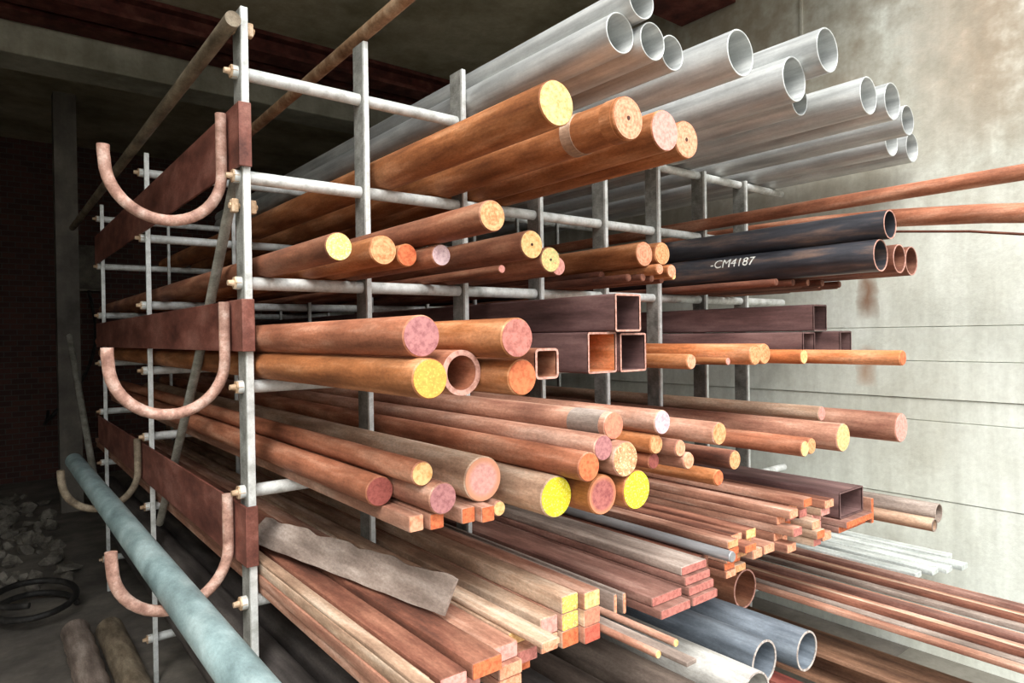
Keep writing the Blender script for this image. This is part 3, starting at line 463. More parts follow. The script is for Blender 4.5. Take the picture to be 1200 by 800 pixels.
    {'k': 'q', 'X': 0.7178, 'Y': -0.8931, 'Z': 0.9176, 'b': 'red', 'e': 'pink', 'l': 'flat bar, top in second column of nearest stack by front post', 'g': 'flat bars in the nearest stack', 'w': 0.0635, 'h': 0.0294},
    {'k': 'q', 'X': 0.7927, 'Y': -0.8265, 'Z': 0.8596, 'b': 'palerust', 'e': 'pink', 'l': 'flat bar, third from top in middle column of nearest stack by front post', 'g': 'flat bars in the nearest stack', 'w': 0.0737, 'h': 0.0334},
    {'k': 'q', 'X': 0.7951, 'Y': -0.8203, 'Z': 0.8936, 'b': 'palerust', 'e': 'pink', 'l': 'flat bar, second from top in middle column of nearest stack by front post', 'g': 'flat bars in the nearest stack', 'w': 0.0736, 'h': 0.0334},
    {'k': 'q', 'X': 0.7935, 'Y': -0.9031, 'Z': 0.9276, 'b': 'red', 'e': 'orange_end', 'l': 'flat bar, top in middle column of nearest stack by front post', 'g': 'flat bars in the nearest stack', 'w': 0.0738, 'h': 0.0334},
    {'k': 'q', 'X': 0.8739, 'Y': -0.8751, 'Z': 0.8566, 'b': 'pinkrust', 'e': 'salmon', 'l': 'flat bar, third from top in fourth column of nearest stack by front post', 'g': 'flat bars in the nearest stack', 'w': 0.0612, 'h': 0.0274},
    {'k': 'q', 'X': 0.8739, 'Y': -0.8771, 'Z': 0.8856, 'b': 'pinkrust', 'e': 'salmon', 'l': 'flat bar, second from top in fourth column of nearest stack by front post', 'g': 'flat bars in the nearest stack', 'w': 0.0616, 'h': 0.0294},
    {'k': 'q', 'X': 0.8732, 'Y': -0.8617, 'Z': 0.9181, 'b': 'pinkrust', 'e': 'pink', 'l': 'flat bar, top in fourth column of nearest stack by front post', 'g': 'flat bars in the nearest stack', 'w': 0.0633, 'h': 0.0344},
    {'k': 'q', 'X': 0.9401, 'Y': -0.829, 'Z': 0.8576, 'b': 'pinkrust', 'e': 'orange_end', 'l': 'flat bar, third from top in rightmost column of nearest stack by front post', 'g': 'flat bars in the nearest stack', 'w': 0.0543, 'h': 0.0294},
    {'k': 'q', 'X': 0.9401, 'Y': -0.8529, 'Z': 0.8876, 'b': 'pinkrust', 'e': 'rose', 'l': 'flat bar, second from top in rightmost column of nearest stack by front post', 'g': 'flat bars in the nearest stack', 'w': 0.0573, 'h': 0.0294},
    {'k': 'q', 'X': 0.9412, 'Y': -0.819, 'Z': 0.9176, 'b': 'palerust', 'e': 'cream', 'l': 'flat bar, top in rightmost column of nearest stack by front post', 'g': 'flat bars in the nearest stack', 'w': 0.0545, 'h': 0.0294},
    {'k': 'q', 'X': 0.65, 'Y': -1.02, 'Z': 0.9375, 'b': 'palerust', 'e': 'cream', 'l': 'long pale narrow strip on the left edge of the nearest flat bar stack', 'g': 'flat bars in the nearest stack', 'w': 0.03, 'h': 0.009},
    {'k': 'q', 'X': 0.943, 'Y': -0.93, 'Z': 0.941, 'b': 'palerust', 'e': 'salmon', 'l': 'flat bar reaching out furthest right on top of the nearest stack', 'g': 'flat bars in the nearest stack', 'w': 0.05, 'h': 0.014},
    {'k': 'q', 'X': 1.052, 'Y': -0.8, 'Z': 0.8633, 'b': 'pinkrust', 'e': 'salmon', 'l': 'square rusty bar, lower left of the compact stack with yellow splashed ends', 'g': 'square bars with splashed ends', 'w': 0.0535, 'h': 0.0412},
    {'k': 'q', 'X': 1.1095, 'Y': -0.812, 'Z': 0.8633, 'b': 'palerust', 'e': 'orange_end', 'l': 'square rusty bar, lower middle of the compact stack with yellow splashed ends', 'g': 'square bars with splashed ends', 'w': 0.0535, 'h': 0.0412},
    {'k': 'q', 'X': 1.167, 'Y': -0.83, 'Z': 0.8633, 'b': 'pinkrust', 'e': 'red_end', 'l': 'square rusty bar, lower right of the compact stack with yellow splashed ends', 'g': 'square bars with splashed ends', 'w': 0.0535, 'h': 0.0412},
    {'k': 'q', 'X': 1.052, 'Y': -0.8, 'Z': 0.9055, 'b': 'palerust', 'e': 'pink', 'l': 'square rusty bar, middle left of the compact stack with yellow splashed ends', 'g': 'square bars with splashed ends', 'w': 0.0535, 'h': 0.0412},
    {'k': 'q', 'X': 1.1095, 'Y': -0.812, 'Z': 0.9055, 'b': 'pinkrust', 'e': 'yellowsplit', 'l': 'square rusty bar, middle centre of the compact stack with yellow splashed ends', 'g': 'square bars with splashed ends', 'w': 0.0535, 'h': 0.0412},
    {'k': 'q', 'X': 1.167, 'Y': -0.83, 'Z': 0.9055, 'b': 'palerust', 'e': 'salmonflat', 'l': 'square rusty bar, middle right of the compact stack with yellow splashed ends', 'g': 'square bars with splashed ends', 'w': 0.0535, 'h': 0.0412},
    {'k': 'q', 'X': 1.1095, 'Y': -0.812, 'Z': 0.9477, 'b': 'palerust', 'e': 'yellowsplit', 'l': 'square rusty bar, top left of the compact stack with yellow splashed ends', 'g': 'square bars with splashed ends', 'w': 0.0535, 'h': 0.0412},
    {'k': 'q', 'X': 1.167, 'Y': -0.83, 'Z': 0.9477, 'b': 'pinkrust', 'e': 'cream', 'l': 'square rusty bar, top right of the compact stack with yellow splashed ends', 'g': 'square bars with splashed ends', 'w': 0.0535, 'h': 0.0412},
    {'k': 'q', 'X': 1.255, 'Y': -1.06, 'Z': 0.8485, 'b': 'greyrust', 'e': 'greyrust', 'l': 'long pale grey strip jutting over the dark pipes', 'g': 'strips and rods beside the compact stack', 'w': 0.036, 'h': 0.011},
    {'k': 'r', 'X': 1.222, 'Y': -0.99, 'Z': 0.8525, 'b': 'pinkrust', 'e': 'cream', 'l': 'thin round rod with cream tip beside the long pale strip, left one', 'g': 'strips and rods beside the compact stack', 'r': 0.0095},
    {'k': 'r', 'X': 1.3, 'Y': -0.98, 'Z': 0.8525, 'b': 'pinkrust', 'e': 'cream', 'l': 'thin round rod with cream tip over the grey pipe, right one', 'g': 'strips and rods beside the compact stack', 'r': 0.0095},
    {'k': 'q', 'X': 1.325, 'Y': -0.76, 'Z': 0.871, 'b': 'greyrust', 'e': 'salmon', 'l': 'thin flat bar standing on edge, left of two', 'g': 'strips and rods beside the compact stack', 'w': 0.012, 'h': 0.056},
    {'k': 'q', 'X': 1.35, 'Y': -0.77, 'Z': 0.871, 'b': 'greyrust', 'e': 'salmon', 'l': 'thin flat bar standing on edge, right of two', 'g': 'strips and rods beside the compact stack', 'w': 0.012, 'h': 0.056},
    {'k': 'q', 'X': 1.455, 'Y': -0.86, 'Z': 0.8545, 'b': 'maroonplate', 'e': 'rose', 'l': 'wide dark red plate, lower of the low pair', 'g': 'wide plates in the fourth bay', 'w': 0.125, 'h': 0.024},
    {'k': 'q', 'X': 1.455, 'Y': -0.83, 'Z': 0.8797, 'b': 'maroonplate', 'e': 'rose', 'l': 'wide dark red plate, upper of the low pair', 'g': 'wide plates in the fourth bay', 'w': 0.125, 'h': 0.024},
    {'k': 'q', 'X': 1.585, 'Y': -0.86, 'Z': 0.8545, 'b': 'maroonplate', 'e': 'rose', 'l': 'wide grey-brown plate, bottom one of the plate stack', 'g': 'wide plates in the fourth bay', 'w': 0.115, 'h': 0.024},
    {'k': 'q', 'X': 1.585, 'Y': -0.848, 'Z': 0.8797, 'b': 'maroonplate', 'e': 'rose', 'l': 'wide grey-brown plate, second from the bottom of the plate stack', 'g': 'wide plates in the fourth bay', 'w': 0.115, 'h': 0.024},
    {'k': 'q', 'X': 1.585, 'Y': -0.836, 'Z': 0.9049, 'b': 'maroonplate', 'e': 'rose', 'l': 'wide grey-brown plate, third from the bottom of the plate stack', 'g': 'wide plates in the fourth bay', 'w': 0.115, 'h': 0.024},
    {'k': 'q', 'X': 1.585, 'Y': -0.824, 'Z': 0.9301, 'b': 'greyrust', 'e': 'rose', 'l': 'wide grey-brown plate, top one with pale dusty face of the plate stack', 'g': 'wide plates in the fourth bay', 'w': 0.115, 'h': 0.024},
    {'k': 'q', 'X': 1.69, 'Y': -0.78, 'Z': 0.8575, 'b': 'red', 'e': 'red', 'l': 'narrow rusty bar under the silvery rod, lowest', 'g': 'bars under the silvery rod', 'w': 0.05, 'h': 0.03},
    {'k': 'q', 'X': 1.69, 'Y': -0.78, 'Z': 0.8877, 'b': 'red', 'e': 'red', 'l': 'narrow rusty bar under the silvery rod, middle', 'g': 'bars under the silvery rod', 'w': 0.05, 'h': 0.03},
    {'k': 'q', 'X': 1.69, 'Y': -0.78, 'Z': 0.9179, 'b': 'red', 'e': 'red', 'l': 'narrow rusty bar under the silvery rod, topmost', 'g': 'bars under the silvery rod', 'w': 0.05, 'h': 0.03},
    {'k': 'r', 'X': 1.69, 'Y': -0.88, 'Z': 0.951, 'b': 'silver', 'e': 'silver', 'l': 'smooth silvery grey rod between the plates and the bar stacks', 'r': 0.016},
    {'k': 'q', 'X': 1.8024, 'Y': -0.7993, 'Z': 0.8546, 'b': 'red', 'e': 'salmon', 'l': 'flat bar, fifth from top in left column of stack beside silvery rod', 'g': 'flat bars right of the silvery rod', 'w': 0.0545, 'h': 0.0234},
    {'k': 'q', 'X': 1.8017, 'Y': -0.7946, 'Z': 0.8786, 'b': 'red', 'e': 'orange_end', 'l': 'flat bar, fourth from top in left column of stack beside silvery rod', 'g': 'flat bars right of the silvery rod', 'w': 0.054, 'h': 0.0234},
    {'k': 'q', 'X': 1.8029, 'Y': -0.804, 'Z': 0.9026, 'b': 'pinkrust', 'e': 'orange_end', 'l': 'flat bar, third from top in left column of stack beside silvery rod', 'g': 'flat bars right of the silvery rod', 'w': 0.0547, 'h': 0.0234},
    {'k': 'q', 'X': 1.8025, 'Y': -0.8096, 'Z': 0.9266, 'b': 'pinkrust', 'e': 'orange_end', 'l': 'flat bar, second from top in left column of stack beside silvery rod', 'g': 'flat bars right of the silvery rod', 'w': 0.0533, 'h': 0.0234},
    {'k': 'q', 'X': 1.7981, 'Y': -0.811, 'Z': 0.9506, 'b': 'pinkrust', 'e': 'tan', 'l': 'flat bar, top in left column of stack beside silvery rod', 'g': 'flat bars right of the silvery rod', 'w': 0.0552, 'h': 0.0234},
    {'k': 'q', 'X': 1.869, 'Y': -0.7886, 'Z': 0.8546, 'b': 'palerust', 'e': 'tan', 'l': 'flat bar, fifth from top in right column of stack beside silvery rod', 'g': 'flat bars right of the silvery rod', 'w': 0.0609, 'h': 0.0234},
    {'k': 'q', 'X': 1.8662, 'Y': -0.7708, 'Z': 0.8786, 'b': 'pinkrust', 'e': 'orange_end', 'l': 'flat bar, fourth from top in right column of stack beside silvery rod', 'g': 'flat bars right of the silvery rod', 'w': 0.0599, 'h': 0.0234},
    {'k': 'q', 'X': 1.868, 'Y': -0.7944, 'Z': 0.9026, 'b': 'palerust', 'e': 'tan', 'l': 'flat bar, third from top in right column of stack beside silvery rod', 'g': 'flat bars right of the silvery rod', 'w': 0.0597, 'h': 0.0234},
    {'k': 'q', 'X': 1.8685, 'Y': -0.8267, 'Z': 0.9266, 'b': 'red', 'e': 'orange_end', 'l': 'flat bar, second from top in right column of stack beside silvery rod', 'g': 'flat bars right of the silvery rod', 'w': 0.0614, 'h': 0.0234},
    {'k': 'q', 'X': 1.8638, 'Y': -0.7797, 'Z': 0.9506, 'b': 'red', 'e': 'salmon', 'l': 'flat bar, top in right column of stack beside silvery rod', 'g': 'flat bars right of the silvery rod', 'w': 0.0586, 'h': 0.0234},
    {'k': 'q', 'X': 1.9435, 'Y': -0.7204, 'Z': 0.8576, 'b': 'palerust', 'e': 'tan', 'l': 'flat bar, fourth from top in left column of low ragged stack', 'g': 'flat bars with splintered cream ends', 'w': 0.0548, 'h': 0.0294},
    {'k': 'q', 'X': 1.9435, 'Y': -0.8041, 'Z': 0.8876, 'b': 'pinkrust', 'e': 'salmon', 'l': 'flat bar, third from top in left column of low ragged stack', 'g': 'flat bars with splintered cream ends', 'w': 0.0549, 'h': 0.0294},
    {'k': 'q', 'X': 1.9439, 'Y': -0.7646, 'Z': 0.9176, 'b': 'palerust', 'e': 'tan', 'l': 'flat bar, second from top in left column of low ragged stack', 'g': 'flat bars with splintered cream ends', 'w': 0.0526, 'h': 0.0294},
    {'k': 'q', 'X': 1.9434, 'Y': -0.7809, 'Z': 0.9476, 'b': 'red', 'e': 'cream', 'l': 'flat bar, top in left column of low ragged stack', 'g': 'flat bars with splintered cream ends', 'w': 0.0549, 'h': 0.0294},
    {'k': 'q', 'X': 2.0188, 'Y': -0.714, 'Z': 0.8576, 'b': 'red', 'e': 'tan', 'l': 'flat bar, third from top in right column of low ragged stack', 'g': 'flat bars with splintered cream ends', 'w': 0.0635, 'h': 0.0294},
    {'k': 'q', 'X': 2.0166, 'Y': -0.8011, 'Z': 0.8876, 'b': 'pinkrust', 'e': 'salmon', 'l': 'flat bar, second from top in right column of low ragged stack', 'g': 'flat bars with splintered cream ends', 'w': 0.0624, 'h': 0.0294},
    {'k': 'q', 'X': 2.0196, 'Y': -0.7314, 'Z': 0.9176, 'b': 'pinkrust', 'e': 'salmon', 'l': 'flat bar, top in right column of low ragged stack', 'g': 'flat bars with splintered cream ends', 'w': 0.0627, 'h': 0.0294},
    {'k': 'q', 'X': 2.1662, 'Y': -0.7964, 'Z': 0.8576, 'b': 'pinkrust', 'e': 'salmon', 'l': 'flat bar, fifth from top in left column of tallest far stack', 'g': 'flat bars in the tall far stack', 'w': 0.0564, 'h': 0.0294},
    {'k': 'q', 'X': 2.1661, 'Y': -0.7476, 'Z': 0.8876, 'b': 'red', 'e': 'salmon', 'l': 'flat bar, fourth from top in left column of tallest far stack', 'g': 'flat bars in the tall far stack', 'w': 0.0563, 'h': 0.0294},
    {'k': 'q', 'X': 2.1671, 'Y': -0.8186, 'Z': 0.9176, 'b': 'pinkrust', 'e': 'rose', 'l': 'flat bar, third from top in left column of tallest far stack', 'g': 'flat bars in the tall far stack', 'w': 0.0556, 'h': 0.0294},
    {'k': 'q', 'X': 2.1648, 'Y': -0.7594, 'Z': 0.9476, 'b': 'pinkrust', 'e': 'salmon', 'l': 'flat bar, second from top in left column of tallest far stack', 'g': 'flat bars in the tall far stack', 'w': 0.0542, 'h': 0.0294},
    {'k': 'q', 'X': 2.1641, 'Y': -0.8071, 'Z': 0.9776, 'b': 'pinkrust', 'e': 'salmon', 'l': 'flat bar, top in left column of tallest far stack', 'g': 'flat bars in the tall far stack', 'w': 0.0537, 'h': 0.0294},
    {'k': 'q', 'X': 2.23, 'Y': -0.7293, 'Z': 0.8576, 'b': 'red', 'e': 'salmon', 'l': 'flat bar, sixth from top in middle column of tallest far stack', 'g': 'flat bars in the tall far stack', 'w': 0.054, 'h': 0.0294},
    {'k': 'q', 'X': 2.2321, 'Y': -0.7252, 'Z': 0.8876, 'b': 'red', 'e': 'salmon', 'l': 'flat bar, fifth from top in middle column of tallest far stack', 'g': 'flat bars in the tall far stack', 'w': 0.0554, 'h': 0.0294},
    {'k': 'q', 'X': 2.2346, 'Y': -0.7396, 'Z': 0.9176, 'b': 'palerust', 'e': 'orange_end', 'l': 'flat bar, fourth from top in middle column of tallest far stack', 'g': 'flat bars in the tall far stack', 'w': 0.0556, 'h': 0.0294},
    {'k': 'q', 'X': 2.2315, 'Y': -0.7595, 'Z': 0.9476, 'b': 'pinkrust', 'e': 'rose', 'l': 'flat bar, third from top in middle column of tallest far stack', 'g': 'flat bars in the tall far stack', 'w': 0.055, 'h': 0.0294},
    {'k': 'q', 'X': 2.2336, 'Y': -0.7652, 'Z': 0.9776, 'b': 'red', 'e': 'salmon', 'l': 'flat bar, second from top in middle column of tallest far stack', 'g': 'flat bars in the tall far stack', 'w': 0.055, 'h': 0.0294},
    {'k': 'q', 'X': 2.2316, 'Y': -0.8208, 'Z': 1.0076, 'b': 'pinkrust', 'e': 'orange_end', 'l': 'flat bar, top in middle column of tallest far stack', 'g': 'flat bars in the tall far stack', 'w': 0.0549, 'h': 0.0294},
    {'k': 'q', 'X': 2.2993, 'Y': -0.8183, 'Z': 0.8576, 'b': 'palerust', 'e': 'rose', 'l': 'flat bar, fourth from top in right column of tallest far stack', 'g': 'flat bars in the tall far stack', 'w': 0.0516, 'h': 0.0294},
    {'k': 'q', 'X': 2.2958, 'Y': -0.8335, 'Z': 0.8876, 'b': 'palerust', 'e': 'orange_end', 'l': 'flat bar, third from top in right column of tallest far stack', 'g': 'flat bars in the tall far stack', 'w': 0.0542, 'h': 0.0294},
    {'k': 'q', 'X': 2.2952, 'Y': -0.8168, 'Z': 0.9176, 'b': 'palerust', 'e': 'salmon', 'l': 'flat bar, second from top in right column of tallest far stack', 'g': 'flat bars in the tall far stack', 'w': 0.0536, 'h': 0.0294},
    {'k': 'q', 'X': 2.2985, 'Y': -0.7666, 'Z': 0.9476, 'b': 'red', 'e': 'rose', 'l': 'flat bar, top in right column of tallest far stack', 'g': 'flat bars in the tall far stack', 'w': 0.0545, 'h': 0.0294},
    {'k': 'q', 'X': 2.3877, 'Y': -0.809, 'Z': 0.8576, 'b': 'pinkrust', 'e': 'salmon', 'l': 'flat bar, fifth from top in its column of stack by dark rectangular tube', 'g': 'flat bars beside the dark rectangular tube', 'w': 0.0621, 'h': 0.0294},
    {'k': 'q', 'X': 2.3853, 'Y': -0.7721, 'Z': 0.8876, 'b': 'pinkrust', 'e': 'pink', 'l': 'flat bar, fourth from top in its column of stack by dark rectangular tube', 'g': 'flat bars beside the dark rectangular tube', 'w': 0.0643, 'h': 0.0294},
    {'k': 'q', 'X': 2.3838, 'Y': -0.7729, 'Z': 0.9176, 'b': 'pinkrust', 'e': 'pink', 'l': 'flat bar, third from top in its column of stack by dark rectangular tube', 'g': 'flat bars beside the dark rectangular tube', 'w': 0.0641, 'h': 0.0294},
    {'k': 'q', 'X': 2.3854, 'Y': -0.8054, 'Z': 0.9476, 'b': 'palerust', 'e': 'pink', 'l': 'flat bar, second from top in its column of stack by dark rectangular tube', 'g': 'flat bars beside the dark rectangular tube', 'w': 0.0633, 'h': 0.0294},
    {'k': 'q', 'X': 2.3843, 'Y': -0.8206, 'Z': 0.9776, 'b': 'red', 'e': 'salmon', 'l': 'flat bar, top in its column of stack by dark rectangular tube', 'g': 'flat bars beside the dark rectangular tube', 'w': 0.0636, 'h': 0.0294},
    {'k': 'q', 'X': 2.605, 'Y': -0.8, 'Z': 0.8545, 'b': 'maroonplate', 'e': 'orange_end', 'l': 'wide plate under the dark rectangular tube, lower', 'g': 'plates under the dark rectangular tube', 'w': 0.22, 'h': 0.024},
    {'k': 'q', 'X': 2.605, 'Y': -0.83, 'Z': 0.8797, 'b': 'maroonplate', 'e': 'orange_end', 'l': 'wide plate under the dark rectangular tube, upper', 'g': 'plates under the dark rectangular tube', 'w': 0.22, 'h': 0.024},
    {'k': 's', 'X': 2.6, 'Y': -0.8, 'Z': 0.944, 'b': 'maroon', 'e': 'maroon', 'l': 'dark maroon rectangular tube lying flat near the concrete wall', 'w': 0.19, 'h': 0.1},
    {'k': 'q', 'X': 2.73, 'Y': -0.82, 'Z': 0.892, 'b': 'pinkrust', 'e': 'orange_end', 'l': 'thick bar on edge with orange end beside the dark rectangular tube', 'w': 0.018, 'h': 0.098},
    {'k': 't', 'X': 2.785, 'Y': -1.02, 'Z': 0.8675, 'b': 'palerust', 'e': 'greyrust', 'l': 'thin mottled tube near the wall, lower of two', 'r': 0.025, 'wall': 0.2},
    {'k': 't', 'X': 2.93, 'Y': -0.985, 'Z': 0.88, 'b': 'greyrust', 'e': 'greyrust', 'l': 'thicker weathered tube near the wall, upper of two', 'r': 0.037, 'wall': 0.15},
    {'k': 'q', 'X': 3.143, 'Y': -0.83, 'Z': 0.543, 'b': 'whitepaint', 'e': 'whitepaint', 'l': 'whitish weathered flat strip low by the wall, first from the left', 'g': 'whitish strips low by the wall', 'w': 0.066, 'h': 0.024},
    {'k': 'q', 'X': 3.245, 'Y': -0.86, 'Z': 0.543, 'b': 'whitepaint', 'e': 'whitepaint', 'l': 'whitish weathered flat strip low by the wall, second from the left', 'g': 'whitish strips low by the wall', 'w': 0.066, 'h': 0.024},
    {'k': 'q', 'X': 3.32, 'Y': -0.89, 'Z': 0.543, 'b': 'whitepaint', 'e': 'whitepaint', 'l': 'whitish weathered flat strip low by the wall, third from the left', 'g': 'whitish strips low by the wall', 'w': 0.066, 'h': 0.024},
    {'k': 'q', 'X': 3.41, 'Y': -0.92, 'Z': 0.543, 'b': 'whitepaint', 'e': 'whitepaint', 'l': 'whitish weathered flat strip low by the wall, fourth from the left', 'g': 'whitish strips low by the wall', 'w': 0.066, 'h': 0.024},
    {'k': 'q', 'X': 3.5, 'Y': -0.83, 'Z': 0.543, 'b': 'whitepaint', 'e': 'whitepaint', 'l': 'whitish weathered flat strip low by the wall, fifth from the left', 'g': 'whitish strips low by the wall', 'w': 0.066, 'h': 0.024},
    {'k': 'q', 'X': 2.52, 'Y': -1.5, 'Z': 0.54, 'b': 'pinkrust', 'e': 'salmon', 'l': 'long thin bar running out of view low right, first from the left', 'g': 'long thin bars low on the right', 'w': 0.037, 'h': 0.018},
    {'k': 'q', 'X': 2.563, 'Y': -1.47, 'Z': 0.541, 'b': 'greyrust', 'e': 'salmon', 'l': 'long thin bar running out of view low right, second from the left', 'g': 'long thin bars low on the right', 'w': 0.037, 'h': 0.02},
    {'k': 'q', 'X': 2.606, 'Y': -1.44, 'Z': 0.548, 'b': 'red', 'e': 'salmon', 'l': 'long thin bar running out of view low right, third from the left', 'g': 'long thin bars low on the right', 'w': 0.037, 'h': 0.034},
    {'k': 'q', 'X': 2.649, 'Y': -1.5, 'Z': 0.543, 'b': 'palerust', 'e': 'salmon', 'l': 'long thin bar running out of view low right, fourth from the left', 'g': 'long thin bars low on the right', 'w': 0.037, 'h': 0.024},
    {'k': 'q', 'X': 2.692, 'Y': -1.47, 'Z': 0.538, 'b': 'pinkrust', 'e': 'salmon', 'l': 'long thin bar running out of view low right, fifth from the left', 'g': 'long thin bars low on the right', 'w': 0.037, 'h': 0.014},
    {'k': 'q', 'X': 2.735, 'Y': -1.44, 'Z': 0.546, 'b': 'maroonplate', 'e': 'salmon', 'l': 'long thin bar running out of view low right, sixth from the left', 'g': 'long thin bars low on the right', 'w': 0.037, 'h': 0.03},
    {'k': 'q', 'X': 2.778, 'Y': -1.5, 'Z': 0.54, 'b': 'pinkrust', 'e': 'salmon', 'l': 'long thin bar running out of view low right, seventh from the left', 'g': 'long thin bars low on the right', 'w': 0.037, 'h': 0.018},
    {'k': 'q', 'X': 2.866, 'Y': -1.47, 'Z': 0.541, 'b': 'greyrust', 'e': 'salmon', 'l': 'long thin bar running out of view low right, eighth from the left', 'g': 'long thin bars low on the right', 'w': 0.037, 'h': 0.02},
    {'k': 'q', 'X': 2.909, 'Y': -1.44, 'Z': 0.548, 'b': 'red', 'e': 'salmon', 'l': 'long thin bar running out of view low right, ninth from the left', 'g': 'long thin bars low on the right', 'w': 0.037, 'h': 0.034},
    {'k': 'q', 'X': 2.952, 'Y': -1.5, 'Z': 0.543, 'b': 'palerust', 'e': 'salmon', 'l': 'long thin bar running out of view low right, tenth from the left', 'g': 'long thin bars low on the right', 'w': 0.037, 'h': 0.024},
    {'k': 'q', 'X': 2.995, 'Y': -1.47, 'Z': 0.538, 'b': 'pinkrust', 'e': 'salmon', 'l': 'long thin bar running out of view low right, eleventh from the left', 'g': 'long thin bars low on the right', 'w': 0.037, 'h': 0.014},
    {'k': 'q', 'X': 3.038, 'Y': -1.44, 'Z': 0.546, 'b': 'maroonplate', 'e': 'salmon', 'l': 'long thin bar running out of view low right, twelfth from the left', 'g': 'long thin bars low on the right', 'w': 0.037, 'h': 0.03},
    {'k': 'q', 'X': 3.081, 'Y': -1.5, 'Z': 0.54, 'b': 'pinkrust', 'e': 'salmon', 'l': 'long thin bar running out of view low right, thirteenth from the left', 'g': 'long thin bars low on the right', 'w': 0.037, 'h': 0.018},
    {'k': 't', 'X': 1.843, 'Y': -0.885, 'Z': 0.5985, 'b': 'bluegrey', 'e': 'palerim', 'l': 'dark blue-grey pipe with open mouth, left of the low pair', 'g': 'blue-grey pipes low in front', 'r': 0.067, 'wall': 0.1},
    {'k': 't', 'X': 2.02, 'Y': -0.925, 'Z': 0.5935, 'b': 'bluegrey', 'e': 'palerim', 'l': 'dark blue-grey pipe with open mouth, right of the low pair', 'g': 'blue-grey pipes low in front', 'r': 0.062, 'wall': 0.1},
    {'k': 't', 'X': 2.3, 'Y': -0.53, 'Z': 0.607, 'b': 'brown', 'e': 'pinkrim', 'l': 'wide rusty pipe mouth under the stacks of flat bars', 'r': 0.075, 'wall': 0.08},
    {'k': 't', 'X': 1.64, 'Y': -0.98, 'Z': 0.601, 'b': 'palegrey', 'e': 'palerim', 'l': 'large pale grey pipe running out of the bottom of the view', 'r': 0.07, 'wall': 0.08},
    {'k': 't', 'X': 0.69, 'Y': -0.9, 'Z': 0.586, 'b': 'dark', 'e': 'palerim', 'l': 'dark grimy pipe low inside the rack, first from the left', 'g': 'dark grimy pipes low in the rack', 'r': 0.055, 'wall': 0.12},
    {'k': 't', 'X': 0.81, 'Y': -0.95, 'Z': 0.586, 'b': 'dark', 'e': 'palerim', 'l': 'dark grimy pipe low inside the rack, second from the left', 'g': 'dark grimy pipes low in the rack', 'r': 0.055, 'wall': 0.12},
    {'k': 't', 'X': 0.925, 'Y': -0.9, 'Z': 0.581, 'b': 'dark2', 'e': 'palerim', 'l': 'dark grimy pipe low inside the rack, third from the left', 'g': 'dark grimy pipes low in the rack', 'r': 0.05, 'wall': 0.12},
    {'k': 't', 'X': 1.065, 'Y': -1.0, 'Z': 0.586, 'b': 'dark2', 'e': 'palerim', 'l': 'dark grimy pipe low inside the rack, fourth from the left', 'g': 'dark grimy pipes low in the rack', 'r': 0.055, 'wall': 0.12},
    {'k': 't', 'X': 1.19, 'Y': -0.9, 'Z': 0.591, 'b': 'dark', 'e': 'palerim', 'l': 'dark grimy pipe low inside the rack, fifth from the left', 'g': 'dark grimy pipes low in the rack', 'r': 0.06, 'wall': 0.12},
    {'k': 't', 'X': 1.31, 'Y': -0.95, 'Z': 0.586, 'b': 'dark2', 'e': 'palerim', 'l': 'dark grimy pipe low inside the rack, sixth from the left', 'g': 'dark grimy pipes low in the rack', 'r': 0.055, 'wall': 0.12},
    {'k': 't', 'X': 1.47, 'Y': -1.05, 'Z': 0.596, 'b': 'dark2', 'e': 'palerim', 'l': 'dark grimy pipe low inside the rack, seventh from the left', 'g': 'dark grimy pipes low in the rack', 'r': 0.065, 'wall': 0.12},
    {'k': 'i', 'X': 2.64, 'Y': -1.5, 'Z': 0.2825, 'b': 'brownbeam', 'e': 'brownbeam', 'l': 'brown rusty I-beam at the lower right, running out of view', 'w': 0.2, 'h': 0.12},
    {'k': 'q', 'X': 2.18, 'Y': -1.3, 'Z': 0.251, 'b': 'darkredplate', 'e': 'darkredplate', 'l': 'dark red flat bar under the blue-grey pipes, first from the left', 'g': 'dark red flat bars low in the rack', 'w': 0.08, 'h': 0.06},
    {'k': 'q', 'X': 2.27, 'Y': -1.3, 'Z': 0.251, 'b': 'darkredplate', 'e': 'darkredplate', 'l': 'dark red flat bar under the blue-grey pipes, second from the left', 'g': 'dark red flat bars low in the rack', 'w': 0.08, 'h': 0.06},
    {'k': 'q', 'X': 2.36, 'Y': -1.3, 'Z': 0.251, 'b': 'darkredplate', 'e': 'darkredplate', 'l': 'dark red flat bar under the blue-grey pipes, third from the left', 'g': 'dark red flat bars low in the rack', 'w': 0.08, 'h': 0.06},
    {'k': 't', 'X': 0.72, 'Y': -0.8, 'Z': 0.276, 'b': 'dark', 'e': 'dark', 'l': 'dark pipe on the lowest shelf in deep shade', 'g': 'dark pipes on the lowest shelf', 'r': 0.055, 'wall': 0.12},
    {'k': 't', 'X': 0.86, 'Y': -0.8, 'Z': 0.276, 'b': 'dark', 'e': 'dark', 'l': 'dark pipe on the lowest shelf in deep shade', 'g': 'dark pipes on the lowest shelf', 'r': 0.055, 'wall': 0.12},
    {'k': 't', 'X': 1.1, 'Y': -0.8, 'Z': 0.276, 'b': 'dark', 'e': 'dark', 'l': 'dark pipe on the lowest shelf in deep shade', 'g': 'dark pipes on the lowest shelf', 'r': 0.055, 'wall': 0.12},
    {'k': 't', 'X': 1.26, 'Y': -0.8, 'Z': 0.276, 'b': 'dark', 'e': 'dark', 'l': 'dark pipe on the lowest shelf in deep shade', 'g': 'dark pipes on the lowest shelf', 'r': 0.055, 'wall': 0.12},
